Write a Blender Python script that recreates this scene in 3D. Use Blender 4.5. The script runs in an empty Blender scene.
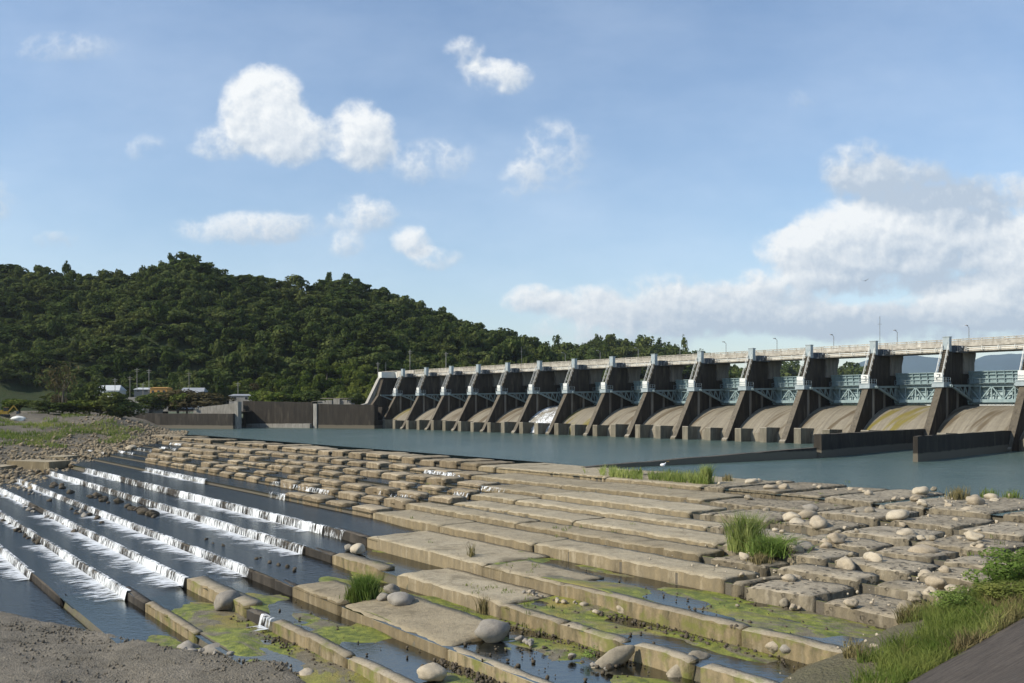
import bpy, bmesh, math, random
import numpy as np
from mathutils import Vector, noise as mnoise
random.seed(7); rng = np.random.default_rng(7)
SC = bpy.context.scene
COL = SC.collection
# ------------------------------------------------------------------ camera
CAMZ = 9.4; F = 900.0; HOR = 406.0
cam = bpy.data.cameras.new('camera'); camo = bpy.data.objects.new('camera', cam); COL.objects.link(camo)
camo.location = (0, 0, CAMZ); camo.rotation_euler = (math.radians(90), 0, 0)
cam.lens = F / 1024 * 36; cam.sensor_width = 36; cam.shift_y = 64.5 / 1024
cam.clip_start = 0.3; cam.clip_end = 40000
SC.camera = camo
SC.render.engine = 'CYCLES'
SC.view_settings.view_transform = 'Standard'; SC.view_settings.look = 'None'
SC.view_settings.gamma = 1; SC.view_settings.use_curve_mapping = False
SC.view_settings.exposure = 0.30
SC.cycles.max_bounces = 6; SC.cycles.transparent_max_bounces = 16
# ------------------------------------------------------------------ sun
SUN_AZ = Vector((-0.93, -0.34, 0)).normalized(); SUN_EL = math.radians(36)
sd = Vector((SUN_AZ.x*math.cos(SUN_EL), SUN_AZ.y*math.cos(SUN_EL), math.sin(SUN_EL)))
sl = bpy.data.lights.new('sun', 'SUN'); sl.energy = 4.4; sl.angle = math.radians(0.5); sl.color = (1, .92, .78)
so = bpy.data.objects.new('sun', sl); COL.objects.link(so); so.rotation_euler = sd.to_track_quat('Z', 'Y').to_euler()
so.location = (-200, 0, 200)
# ------------------------------------------------------------------ node helper
class NT:
    def __init__(s, nt): s.nt = nt; s.N = nt.nodes; s.L = nt.links
    def node(s, t, **kw):
        n = s.N.new(t)
        for k, v in kw.items(): setattr(n, k, v)
        return n
    def put(s, sock, v):
        if isinstance(v, bpy.types.NodeSocket): s.L.new(v, sock)
        elif v is not None: sock.default_value = v
    def math(s, op, a, b=None, c=None, clamp=False):
        n = s.node('ShaderNodeMath', operation=op, use_clamp=clamp)
        s.put(n.inputs[0], a); s.put(n.inputs[1], b)
        if c is not None: s.put(n.inputs[2], c)
        return n.outputs[0]
    def vmath(s, op, a, b=None, c=None):
        n = s.node('ShaderNodeVectorMath', operation=op)
        s.put(n.inputs[0], a); s.put(n.inputs[1], b)
        if c is not None: s.put(n.inputs[2], c)
        return n.outputs['Value'] if op in ('LENGTH', 'DOT_PRODUCT') else n.outputs[0]
    def noise(s, vec, scale, detail=4, rough=.55, dist=0):
        n = s.node('ShaderNodeTexNoise'); s.put(n.inputs['Vector'], vec)
        n.inputs['Scale'].default_value = scale; n.inputs['Detail'].default_value = detail
        n.inputs['Roughness'].default_value = rough; n.inputs['Distortion'].default_value = dist
        return n.outputs['Fac']
    def mapr(s, v, a, b, c=0, d=1, smooth=False):
        n = s.node('ShaderNodeMapRange', interpolation_type='SMOOTHSTEP' if smooth else 'LINEAR')
        s.put(n.inputs[0], v)
        for i, q in enumerate((a, b, c, d)): s.put(n.inputs[1+i], q)
        return n.outputs[0]
    def mix(s, f, a, b, mode='MIX'):
        n = s.node('ShaderNodeMix', data_type='RGBA', blend_type=mode)
        s.put(n.inputs[0], f)
        for i, q in ((6, a), (7, b)):
            if isinstance(q, tuple) and len(q) == 3: q = (*q, 1)
            s.put(n.inputs[i], q)
        return n.outputs[2]
# ------------------------------------------------------------------ world: sky and clouds placed by direction
W = bpy.data.worlds.new('World'); SC.world = W; W.use_nodes = True
t = NT(W.node_tree); t.N.clear()
sky = t.node('ShaderNodeTexSky', sky_type='NISHITA', sun_disc=False)
sky.sun_elevation = SUN_EL; sky.sun_rotation = math.atan2(sd.x, sd.y); sky.altitude = 200
sky.air_density = 1.2; sky.dust_density = 0.35; sky.ozone_density = 2.1
geo = t.node('ShaderNodeTexCoord').outputs['Generated']
sep = t.node('ShaderNodeSeparateXYZ'); t.L.new(geo, sep.inputs[0])
dx, dy, dz = sep.outputs
ay = t.math('MAXIMUM', dy, .05)
u = t.math('DIVIDE', dx, ay); v = t.math('DIVIDE', dz, ay)
cmb = t.node('ShaderNodeCombineXYZ'); t.L.new(u, cmb.inputs[0]); t.L.new(v, cmb.inputs[1]); uv = cmb.outputs[0]
def warp(vec, scale, amt):
    n = t.node('ShaderNodeTexNoise'); t.L.new(vec, n.inputs['Vector']); n.inputs['Scale'].default_value = scale
    n.inputs['Detail'].default_value = 5; n.inputs['Roughness'].default_value = .6
    o = t.vmath('SUBTRACT', n.outputs['Color'], (.5, .5, .5))
    return t.vmath('MULTIPLY_ADD', o, (amt, amt, 0), vec)
uvw = warp(warp(uv, 7, .022), 24, .012)
# x, y, half width, half height, density, grey part
CLOUDS = [(262,104,40,38,1.25,0),(290,138,42,28,1.1,.1),(228,140,38,20,.75,.15),(362,136,34,36,.95,.15),
 (436,164,40,22,.34,.3),(556,156,36,34,.36,.3),(520,182,20,18,.34,.3),(498,78,34,20,.75,.1),(464,54,18,18,.42,.2),
 (362,216,30,18,.62,.2),(250,230,66,15,.5,.3),(412,243,24,16,.85,.05),(436,260,24,11,.55,.2),(346,246,16,11,.45,.3),
 (142,147,22,14,.34,.3),(57,238,28,9,.35,.7),(534,300,30,12,.8,.15),(588,304,32,15,.6,.2),(60,48,60,14,.22,.3),
 (860,238,70,34,1.3,.05),(800,248,44,24,1.2,.0),(945,240,70,26,1.1,.2),(900,275,110,20,.9,.9),(790,285,54,16,.75,.2),(715,302,60,15,.65,.3),(770,318,120,16,.65,.9),(660,302,66,24,.5,.5),
 (640,328,90,20,.6,.5),(920,322,140,18,.8,.9),(1000,302,70,20,1.2,.05),(1070,270,90,50,1.0,.4),
 (905,186,78,26,.85,1.1),(955,212,64,22,.8,1.1),(860,166,34,22,.55,.7),(1010,190,40,16,.45,.8),(800,100,16,10,.2,.5),
 (1150,250,160,90,.9,.5),(-120,200,110,40,.7,.3),(-300,120,120,60,.7,.2),(560,-200,200,60,.6,.3),(100,-160,150,50,.7,.2)]
dens = None; grey = None; lsum = None
for (x, y, rx, ry, a, g) in CLOUDS:
    cx, cy = (x-512)/F, (HOR-y)/F; w_ = 1.28 if a > .7 and y < 280 else 1.5; sx, sy = F/(rx*w_), F/(ry*w_)
    q = t.vmath('MULTIPLY_ADD', uvw, (sx, sy, 0), (-cx*sx, -cy*sy, 0))
    r2 = t.vmath('DOT_PRODUCT', q, q)
    e = t.math('MULTIPLY', t.mapr(r2, 0, 1, 1, 0, True), a)
    dens = e if dens is None else t.math('ADD', dens, e)
    ld = t.math('MULTIPLY', e, t.vmath('DOT_PRODUCT', q, (-.45, .9, 0))); lsum = ld if lsum is None else t.math('ADD', lsum, ld)
    if g > 0:
        eg = t.math('MULTIPLY', e, g); grey = eg if grey is None else t.math('ADD', grey, eg)
def billow(vec):
    a = t.noise(vec, 9, 3, .5); b = t.noise(vec, 19, 6, .60)
    bb = t.math('ABSOLUTE', t.math('MULTIPLY_ADD', b, 2.0, -1.0)); return t.math('ADD', t.math('MULTIPLY', a, .55), t.math('MULTIPLY', t.math('SUBTRACT', .72, bb), .75))
nz = billow(uv)
nz2 = billow(t.vmath('ADD', uv, (-.005, .007, 0)))
big = t.noise(t.vmath('MULTIPLY', uv, (1, 2.2, 1)), 3.0, 5, .6)
dens = t.math('MINIMUM', dens, 1.5)
d2 = t.math('ADD', dens, t.math('MULTIPLY', t.math('SUBTRACT', nz, .70), 1.9))
al = t.mapr(d2, .10, 1.0, 0, 1, True)
al = t.math('MULTIPLY', al, t.mapr(dens, .02, .3, 0, 1, True))
al = t.math('MULTIPLY', al, t.mapr(dy, .05, .2, 0, 1))
al = t.math('MULTIPLY', al, .93)
relief = t.math('ADD', t.math('MULTIPLY', t.math('SUBTRACT', nz, nz2), 1.9), t.math('MULTIPLY', t.math('DIVIDE', lsum, t.math('MAXIMUM', dens, .08)), .85))
gr = t.math('DIVIDE', grey, t.math('MAXIMUM', dens, .05))
lit = t.math('ADD', t.math('ADD', .74, relief), t.math('MULTIPLY', gr, -.75), clamp=True)
ccol = t.mix(lit, (3.7, 4.35, 5.15, 1), (7.3, 7.4, 7.35, 1))
veil = t.math('MULTIPLY', t.mapr(big, .30, .8, .04, .42, True), t.mapr(v, 0, .5, 1, .4))
skyc = t.mix(1.0, sky.outputs[0], (1.01, 1.045, 1.11, 1), 'MULTIPLY')
skyc = t.mix(veil, skyc, (6.0, 6.9, 8.0, 1))
skyc = t.mix(al, skyc, ccol)
bg = t.node('ShaderNodeBackground'); t.L.new(skyc, bg.inputs[0]); bg.inputs[1].default_value = .115
wo = t.node('ShaderNodeOutputWorld'); t.L.new(bg.outputs[0], wo.inputs[0])
# ------------------------------------------------------------------ materials
def mat(name):
    m = bpy.data.materials.new(name); m.use_nodes = True; k = NT(m.node_tree); k.N.clear()
    k.out = k.node('ShaderNodeOutputMaterial'); return m, k
def prin(k, col, rough=.9, spec=.3, metal=0, normal=None):
    b = k.node('ShaderNodeBsdfPrincipled')
    if isinstance(col, tuple) and len(col) == 3: col = (*col, 1)
    k.put(b.inputs['Base Color'], col); k.put(b.inputs['Roughness'], rough)
    b.inputs['Specular IOR Level'].default_value = spec; b.inputs['Metallic'].default_value = metal
    if normal is not None: k.L.new(normal, b.inputs['Normal'])
    return b.outputs[0]
def bump(k, h, strength=.5, dist=.05):
    b = k.node('ShaderNodeBump'); b.inputs['Strength'].default_value = strength; b.inputs['Distance'].default_value = dist
    k.L.new(h, b.inputs['Height']); return b.outputs[0]
def pos(k): return k.node('ShaderNodeNewGeometry').outputs['Position']
def nrmz(k):
    g = k.node('ShaderNodeNewGeometry'); s = k.node('ShaderNodeSeparateXYZ'); k.L.new(g.outputs['True Normal'], s.inputs[0]); return s.outputs[2]
def fin(m, k, sh): k.L.new(sh, k.out.inputs[0]); return m
def concrete(name, a, b, dark=(.05,.045,.04), side=None, stain=.5, pit=0, crack=0, moss=0, band=0, sscale=1.0, pscale=9):
    m, k = mat(name); P0 = pos(k); rnd = k.node('ShaderNodeObjectInfo').outputs['Random']
    cx_ = k.node('ShaderNodeCombineXYZ'); k.L.new(k.math('MULTIPLY', rnd, 91.), cx_.inputs[0]); k.L.new(k.math('MULTIPLY', rnd, 53.), cx_.inputs[1]); P = k.vmath('ADD', P0, cx_.outputs[0])
    n1 = k.noise(P, .35, 6, .6); n2 = k.noise(P, 2.6, 6, .65); n3 = k.noise(P, 14, 3, .6)
    c = k.mix(k.mapr(n1, .32, .68), (*a, 1), (*b, 1))
    c = k.mix(k.math('MULTIPLY', k.mapr(n2, .5, .75), stain), c, (*dark, 1))
    c = k.mix(k.mapr(n3, .35, .7, 0, .45), c, tuple(min(1, q*1.4) for q in b)+(1,))
    nl = k.noise(P, .9, 8, .72, .4); c = k.mix(k.mapr(nl, .50, .62, 0, .55*stain+.15), c, tuple(q*.55 for q in a)+(1,))
    nm = k.noise(P, 5.5, 5, .75); c = k.mix(k.mapr(nm, .56, .68, 0, .55), c, (*dark, 1))
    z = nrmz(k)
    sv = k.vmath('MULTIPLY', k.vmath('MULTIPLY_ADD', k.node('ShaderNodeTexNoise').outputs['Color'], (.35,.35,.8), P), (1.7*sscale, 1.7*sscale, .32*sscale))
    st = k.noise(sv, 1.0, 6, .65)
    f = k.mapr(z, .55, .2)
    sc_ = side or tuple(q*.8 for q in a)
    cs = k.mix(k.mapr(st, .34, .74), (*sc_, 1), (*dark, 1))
    st2 = k.noise(k.vmath('ADD', sv, (37, 11, 5)), .8, 4, .6)
    cs = k.mix(k.mapr(st2, .54, .76, 0, .45), cs, tuple(min(1, q*1.3) for q in b)+(1,))
    if moss:
        nq = k.noise(P, .55, 5, .65); cs = k.mix(k.mapr(nq, .50, .62, 0, .75), cs, (.13,.14,.03,1)); c = k.mix(k.mapr(nq, .56, .66, 0, .6), c, (.14,.16,.035,1))
    if crack:
        vo_ = k.node('ShaderNodeTexVoronoi', feature='DISTANCE_TO_EDGE'); vo_.inputs['Scale'].default_value = .15
        k.L.new(k.vmath('MULTIPLY_ADD', k.node('ShaderNodeTexNoise').outputs['Color'], (2.2,2.2,2.2), P), vo_.inputs['Vector'])
        c = k.mix(k.math('MULTIPLY', k.mapr(vo_.outputs['Distance'], .002, .012, .6, 0), k.mapr(n1, .5, .56)), c, (*dark, 1))
        nb_ = k.noise(P, .22, 5, .7, 1.2); c = k.mix(k.mapr(nb_, .54, .66, 0, .6), c, (a[0]*.5, a[1]*.5, a[2]*.46, 1))
        nb2 = k.noise(P, .5, 6, .7, .6); c = k.mix(k.mapr(nb2, .56, .7, 0, .6), c, (b[0]*1.3, b[1]*1.28, b[2]*1.22, 1))
    if band:
        sp_ = k.node('ShaderNodeSeparateXYZ'); k.L.new(P0, sp_.inputs[0]); zz_ = k.math('ADD', sp_.outputs[2], k.math('MULTIPLY', n1, .5))
        cs = k.mix(k.math('MULTIPLY', k.mapr(zz_, 1.75, 1.5), k.mapr(sp_.outputs[2], -1.5, -1.2)), cs, (.13,.115,.088,1))
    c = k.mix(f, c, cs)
    c = k.mix(1.0, c, k.mix(rnd, (.82,.80,.76,1), (1.15,1.15,1.15,1)), 'MULTIPLY')
    h = k.math('ADD', n2, k.math('MULTIPLY', n3, .4))
    if pit:
        vo = k.node('ShaderNodeTexVoronoi'); vo.inputs['Scale'].default_value = 1.7; k.L.new(k.vmath('MULTIPLY_ADD', k.node('ShaderNodeTexNoise').outputs['Color'], (.3,.3,.3), P), vo.inputs['Vector'])
        pt = k.mapr(k.math('ADD', vo.outputs['Distance'], k.math('MULTIPLY', n2, .5)), .38, .58, 0, 1, True)
        pf = k.math('MULTIPLY', k.mapr(z, .6, .9), pit)
        c = k.mix(k.math('MULTIPLY', k.mapr(pt, 0, 1, .75, 0), pf), c, (*dark, 1))
        h = k.math('ADD', h, k.math('MULTIPLY', pt, 2.0*pit))
    return fin(m, k, prin(k, c, .92, .25, 0, bump(k, h, .8, .12)))
M = {}
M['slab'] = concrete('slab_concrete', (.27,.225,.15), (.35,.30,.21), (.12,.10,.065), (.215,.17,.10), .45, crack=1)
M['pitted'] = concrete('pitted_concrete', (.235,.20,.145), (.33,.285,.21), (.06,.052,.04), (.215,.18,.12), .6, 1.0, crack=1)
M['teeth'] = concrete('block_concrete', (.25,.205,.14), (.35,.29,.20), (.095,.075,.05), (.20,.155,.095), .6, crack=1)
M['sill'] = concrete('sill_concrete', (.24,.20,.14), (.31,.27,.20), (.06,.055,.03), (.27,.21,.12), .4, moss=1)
M['sill'] = M['sill']
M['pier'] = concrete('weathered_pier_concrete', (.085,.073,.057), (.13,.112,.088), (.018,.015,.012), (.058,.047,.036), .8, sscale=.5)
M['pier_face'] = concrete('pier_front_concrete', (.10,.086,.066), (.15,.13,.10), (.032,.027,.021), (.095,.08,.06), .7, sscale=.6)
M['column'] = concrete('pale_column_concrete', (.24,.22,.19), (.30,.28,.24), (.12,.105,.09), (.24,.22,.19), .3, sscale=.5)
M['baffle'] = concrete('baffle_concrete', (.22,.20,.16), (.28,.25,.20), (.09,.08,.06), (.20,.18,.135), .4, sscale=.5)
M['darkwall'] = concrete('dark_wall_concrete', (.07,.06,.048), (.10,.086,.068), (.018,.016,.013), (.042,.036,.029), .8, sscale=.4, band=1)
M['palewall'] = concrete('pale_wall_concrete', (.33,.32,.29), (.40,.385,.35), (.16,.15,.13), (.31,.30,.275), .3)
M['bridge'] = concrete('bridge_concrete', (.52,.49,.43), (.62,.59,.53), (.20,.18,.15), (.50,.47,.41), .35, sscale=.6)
def chute(name, streak, amt):
    m, k = mat(name)
    tc = k.node('ShaderNodeTexCoord').outputs['Object']; P = pos(k)
    s1 = k.noise(k.vmath('MULTIPLY', tc, (.03, .95, .02)), 1.0, 5, .75)
    s2 = k.noise(k.vmath('MULTIPLY', k.vmath('ADD', tc, P), (.02, .22, .02)), 1.0, 3, .6)
    n = k.noise(P, 1.2, 5, .6)
    c = k.mix(k.mapr(s1, .35, .65), (.155,.135,.10,1), (.27,.24,.18,1))
    c = k.mix(k.mapr(s2, .52, .62, 0, amt), c, (*streak, 1))
    c = k.mix(k.mapr(n, .4, .7, 0, .3), c, (.12,.10,.08,1))
    return fin(m, k, prin(k, c, .75, .3, 0, bump(k, n, .3, .08)))
M['chute'] = chute('chute_concrete', (.09,.065,.035), .85)
M['chute_moss'] = chute('mossy_chute_concrete', (.17,.14,.03), 1.0)
def foam_fall(name, lo, hi, vec=(2.6, 2.6, .35)):
    m, k = mat(name); P = pos(k)
    n = k.noise(k.vmath('MULTIPLY', P, vec), 1.0, 5, .65, .3)
    n = k.math('ADD', n, k.math('MULTIPLY', k.math('SUBTRACT', k.noise(P, .22, 4, .6), .5), .85)); a = k.mapr(n, lo, hi, 0, 1)
    n2 = k.noise(P, 7, 3, .6)
    c = k.mix(n2, (.62,.66,.68,1), (.92,.93,.93,1))
    b = prin(k, c, .6, .3, 0, bump(k, n, .8, .2))
    tr = k.node('ShaderNodeBsdfTransparent').outputs[0]
    mx = k.node('ShaderNodeMixShader'); k.L.new(a, mx.inputs[0]); k.L.new(tr, mx.inputs[1]); k.L.new(b, mx.inputs[2])
    return fin(m, k, mx.outputs[0])
M['fall'] = foam_fall('white_falling_water', .40, .64, (3.6,3.6,.4))
M['fall_weak'] = foam_fall('thin_falling_water', .50, .66, (3.2,3.2,.4))
M['chute_water'] = foam_fall('white_chute_water', .40, .66, (2.2,2.2,.22))
def splash():
    m, k = mat('splash_foam'); P = pos(k)
    uvn = k.node('ShaderNodeUVMap').outputs[0]; s = k.node('ShaderNodeSeparateXYZ'); k.L.new(uvn, s.inputs[0])
    # streaks run with the flow: stretch along (-.797,-.604)
    ro = k.node('ShaderNodeVectorRotate', rotation_type='Z_AXIS'); k.L.new(P, ro.inputs[0]); ro.inputs['Angle'].default_value = -math.atan2(.604, .797)
    n = k.noise(k.vmath('MULTIPLY', ro.outputs[0], (.45, 1.5, 1)), 1.3, 6, .7, .4)
    th = k.math('ADD', k.mapr(s.outputs[1], 0, 1, .30, .70), k.math('MULTIPLY', k.math('SUBTRACT', k.noise(P, .28, 3), .5), .55))
    a = k.mapr(k.math('SUBTRACT', n, th), 0, .16, 0, .88)
    b = prin(k, k.mix(k.noise(P, 6, 3), (.6,.64,.66,1), (.9,.91,.92,1)), .6, .3, 0, bump(k, n, .6, .1))
    tr = k.node('ShaderNodeBsdfTransparent').outputs[0]
    mx = k.node('ShaderNodeMixShader'); k.L.new(a, mx.inputs[0]); k.L.new(tr, mx.inputs[1]); k.L.new(b, mx.inputs[2])
    return fin(m, k, mx.outputs[0])
M['splash'] = splash()
def pool_water():
    m, k = mat('pool_water'); P = pos(k)
    n = k.noise(k.vmath('MULTIPLY', P, (1, 1.0, 1)), 1.4, 4, .6); nb = k.noise(P, .035, 4, .6); n3 = k.noise(P, .3, 3, .5)
    c = k.mix(k.mapr(nb, .3, .7), (.055,.095,.082,1), (.085,.125,.108,1))
    h = k.math('ADD', n, k.math('MULTIPLY', n3, 1.2))
    return fin(m, k, prin(k, c, .22, .42, 0, bump(k, h, 1.0, .5)))
M['pool'] = pool_water()
def shallow(name, tint, c0, c1, op, bstr=.12):
    m, k = mat(name); P = pos(k)
    n = k.noise(P, 2.2, 4, .6); n2 = k.noise(P, .25, 4, .6)
    fr = k.node('ShaderNodeFresnel'); fr.inputs['IOR'].default_value = 1.27
    nb = bump(k, n, .8, bstr); k.L.new(nb, fr.inputs['Normal'])
    gl = k.node('ShaderNodeBsdfGlossy'); gl.inputs['Roughness'].default_value = .14; gl.inputs['Color'].default_value = (.34,.345,.33,1); k.L.new(nb, gl.inputs['Normal'])
    tr = k.node('ShaderNodeBsdfTransparent'); tr.inputs[0].default_value = (*tint, 1)
    df = k.node('ShaderNodeBsdfDiffuse'); k.L.new(k.mix(k.mapr(n2,.35,.65), (*c0,1), (*c1,1)), df.inputs[0])
    m1 = k.node('ShaderNodeMixShader'); m1.inputs[0].default_value = op; k.L.new(tr.outputs[0], m1.inputs[1]); k.L.new(df.outputs[0], m1.inputs[2])
    m2 = k.node('ShaderNodeMixShader'); k.L.new(fr.outputs[0], m2.inputs[0]); k.L.new(m1.outputs[0], m2.inputs[1]); k.L.new(gl.outputs[0], m2.inputs[2])
    return fin(m, k, m2.outputs[0])
M['shallow'] = shallow('clear_shallow_water', (.86,.86,.72), (.05,.06,.03), (.05,.06,.04), .10, .035)
M['stream'] = shallow('flowing_stream_water', (.5,.55,.50), (.06,.066,.046), (.10,.104,.078), .70, .16)
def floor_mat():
    m, k = mat('mossy_apron_floor'); P = pos(k)
    n1 = k.noise(P, .16, 5, .62, .5); n2 = k.noise(P, 1.4, 6, .65); n3 = k.noise(P, 9, 3, .6)
    ro = k.node('ShaderNodeVectorRotate', rotation_type='Z_AXIS'); k.L.new(P, ro.inputs[0]); ro.inputs['Angle'].default_value = -math.atan2(.604, .797)
    ns = k.noise(k.vmath('MULTIPLY', ro.outputs[0], (.30, .14, .3)), 1.0, 7, .72, 1.2)
    c = k.mix(k.mapr(n2, .35, .65), (.12,.10,.06,1), (.22,.19,.125,1))
    g = k.mix(k.mapr(n2, .4, .65), (.09,.12,.012,1), (.27,.29,.035,1))
    g = k.mix(k.mapr(n1, .5, .65), g, (.27,.22,.05,1))
    c = k.mix(k.mapr(ns, .41, .51, 0, .95, True), c, g)
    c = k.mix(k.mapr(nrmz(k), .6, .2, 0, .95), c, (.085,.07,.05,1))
    c = k.mix(k.mapr(n3, .4, .7, 0, .3), c, (.05,.045,.03,1))
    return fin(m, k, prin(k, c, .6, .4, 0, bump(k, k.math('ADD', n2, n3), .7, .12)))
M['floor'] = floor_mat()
def ground_mat(name, a, b, c3, s1=.15, s2=3., bd=.12, rough=.95):
    m, k = mat(name); P = pos(k)
    n1 = k.noise(P, s1, 6, .65); n2 = k.noise(P, s2, 6, .7); n3 = k.noise(P, s2*5, 3, .6)
    c = k.mix(k.mapr(n1, .35, .65), (*a,1), (*b,1)); c = k.mix(k.mapr(n2, .45, .75, 0, .8), c, (*c3,1))
    c = k.mix(k.mapr(n3, .5, .7, 0, .4), c, tuple(min(1,q*1.5) for q in b)+(1,))
    return fin(m, k, prin(k, c, rough, .2, 0, bump(k, k.math('ADD', n2, n3), 1.0, bd)))
M['gravel'] = ground_mat('grey_gravel_sand', (.175,.155,.118), (.25,.22,.172), (.09,.078,.058), .25, 1.6, .25)
M['rubble_ground'] = ground_mat('rubbly_ground', (.15,.13,.10), (.21,.185,.14), (.07,.06,.04), .1, 1.0, .4)
M['earth'] = ground_mat('grassy_earth', (.13,.12,.07), (.17,.15,.095), (.10,.085,.055), .12, 1.2, .3)
M['hill'] = ground_mat('hill_ground', (.02,.035,.012), (.035,.05,.018), (.05,.045,.02), .03, .4, .6)
M['valley'] = ground_mat('valley_ground', (.06,.08,.035), (.09,.10,.045), (.10,.09,.06), .01, .2, .2)
M['mount'] = ground_mat('haze_tinted_mountain', (.035,.075,.095), (.045,.085,.105), (.05,.09,.10), .0006, .003, 4)  # bluish base colour carries distance haze on top of the haze volume
def paved():
    m, k = mat('weathered_slope_paving'); P = pos(k)
    ro = k.node('ShaderNodeVectorRotate', rotation_type='Z_AXIS'); k.L.new(P, ro.inputs[0]); ro.inputs['Angle'].default_value = -math.atan2(.604, .797)
    s = k.noise(k.vmath('MULTIPLY', ro.outputs[0], (.25, 3.2, 3.2)), 1.2, 6, .7); n = k.noise(P, 6, 5, .65)
    c = k.mix(k.mapr(s, .35, .65), (.05,.042,.036,1), (.105,.088,.074,1)); c = k.mix(k.mapr(n,.5,.75,0,.5), c, (.15,.13,.11,1))
    return fin(m, k, prin(k, c, .95, .2, 0, bump(k, k.math('ADD', s, n), .8, .08)))
M['paved'] = paved()
def stone_mat(name, a, b, dk, amt=.5):
    m, k = mat(name); P = pos(k); oi = k.node('ShaderNodeObjectInfo').outputs['Random']
    n = k.noise(P, 2.5, 6, .65); n2 = k.noise(P, 11, 4, .6)
    c = k.mix(oi, (*a,1), (*b,1)); c = k.mix(k.mapr(n, .45, .7, 0, amt), c, (*dk,1)); c = k.mix(k.mapr(n2,.45,.7,0,.35), c, tuple(min(1,q*1.25) for q in a)+(1,))
    return fin(m, k, prin(k, c, .88, .3, 0, bump(k, k.math('ADD', n, n2), .5, .06)))
M['boulder'] = stone_mat('pale_boulder_stone', (.46,.40,.30), (.33,.27,.19), (.20,.16,.11), .5)
M['greyrock'] = stone_mat('grey_boulder_stone', (.29,.265,.225), (.23,.205,.165), (.11,.10,.09))
M['tanrock'] = stone_mat('tan_worn_stone', (.30,.26,.19), (.26,.22,.16), (.13,.11,.08), .6)
M['wetrock'] = stone_mat('wet_dark_stone', (.07,.058,.04), (.10,.08,.055), (.025,.022,.016))
def metal(name, a, b, rust=.2, rough=.5):
    m, k = mat(name); P = pos(k); n = k.noise(P, 1.2, 5, .65)
    c = k.mix(k.mapr(n,.4,.7), (*a,1), (*b,1)); n2 = k.noise(k.vmath('MULTIPLY', P, (3,3,.6)), 1, 5, .7)
    c = k.mix(k.mapr(n2,.58,.72,0,rust), c, (.09,.06,.045,1))
    return fin(m, k, prin(k, c, rough, .4, 0))
M['gate'] = metal('blue_grey_gate_paint', (.21,.29,.30), (.28,.36,.365), .35)
M['arm'] = metal('blue_grey_arm_paint', (.17,.225,.235), (.22,.28,.29), .3)
M['hoist'] = metal('grey_hoist_paint', (.28,.33,.34), (.36,.40,.41), .2)
M['darksteel'] = metal('dark_blue_steel', (.05,.065,.08), (.08,.09,.10), .3)
M['white'] = metal('white_paint', (.62,.62,.58), (.7,.7,.66), .25)
M['ivory'] = metal('ivory_panel_paint', (.60,.60,.55), (.68,.68,.63), .2)
M['black'] = metal('black_paint', (.02,.02,.02), (.03,.03,.03), 0)
M['galv'] = metal('galvanised_steel', (.16,.17,.17), (.22,.22,.22), .1, .5)
M['roofgrey'] = metal('grey_corrugated_roof', (.24,.255,.27), (.32,.33,.345), .1)
M['roofwhite'] = metal('pale_sheet_roof', (.45,.47,.47), (.52,.54,.54), .1)
M['orange'] = metal('orange_cladding', (.42,.22,.05), (.5,.28,.07), .3)
M['yellow'] = metal('yellow_machine_paint', (.5,.28,.03), (.55,.33,.04), .3)
M['glass'] = metal('dark_window_glass', (.03,.035,.04), (.04,.045,.05), 0, .15)
M['wood'] = ground_mat('bark', (.12,.10,.075), (.17,.145,.11), (.06,.05,.04), 1, 3, .05)
def leaf(name, a, b, c3, sc=.11, tl=.25):
    m, k = mat(name); P = pos(k); oi = k.node('ShaderNodeObjectInfo').outputs['Random']
    n = k.noise(P, sc, 3, .5); n2 = k.noise(P, sc*8, 3, .6); n3 = k.noise(P, sc*.25, 3, .6)
    f = k.math('ADD', k.mapr(n, .3, .7, 0, .7), k.math('MULTIPLY', oi, .3))
    c = k.mix(f, (*a,1), (*b,1)); c = k.mix(k.mapr(n2, .4, .75, 0, .7), c, (*c3,1))
    vo = k.node('ShaderNodeTexVoronoi'); vo.inputs['Scale'].default_value = sc*1.1; k.L.new(k.vmath('MULTIPLY', P, (1,1,.6)), vo.inputs['Vector'])
    vs = k.node('ShaderNodeSeparateXYZ'); k.L.new(vo.outputs['Color'], vs.inputs[0])
    c = k.mix(k.mapr(vs.outputs[0], .35, 1, 0, .75), c, (*[q*1.35 for q in c3], 1)); c = k.mix(k.mapr(vs.outputs[1], .55, 1, 0, .6), c, (*[q*.8 for q in a], 1))
    c = k.mix(k.mapr(n3, .46, .60, 0, .55), c, (*[q*.62 for q in a],1)); n4 = k.noise(P, sc*.2, 4, .6); c = k.mix(k.mapr(n4, .52, .66, 0, .6), c, (c3[0]*1.25, c3[1]*1.2, c3[2]*1.1, 1))
    d = k.node('ShaderNodeBsdfDiffuse'); k.L.new(c, d.inputs[0]); tr = k.node('ShaderNodeBsdfTranslucent'); k.L.new(c, tr.inputs[0])
    mx = k.node('ShaderNodeMixShader'); mx.inputs[0].default_value = tl; k.L.new(d.outputs[0], mx.inputs[1]); k.L.new(tr.outputs[0], mx.inputs[2])
    return fin(m, k, mx.outputs[0])
M['leaf'] = leaf('hill_tree_leaves', (.040,.066,.017), (.068,.10,.028), (.11,.125,.042))
M['leaf_bright'] = leaf('bright_bush_leaves', (.05,.085,.015), (.085,.12,.025), (.15,.165,.04))
M['leaf_brown'] = leaf('brownish_leaves', (.07,.055,.03), (.09,.09,.035), (.12,.10,.05))
M['grass'] = leaf('grass_blades', (.10,.165,.03), (.17,.235,.05), (.26,.27,.09), .5, .45)
M['reed'] = leaf('reed_leaves', (.20,.27,.06), (.28,.34,.09), (.34,.36,.14), .5, .45)
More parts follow.
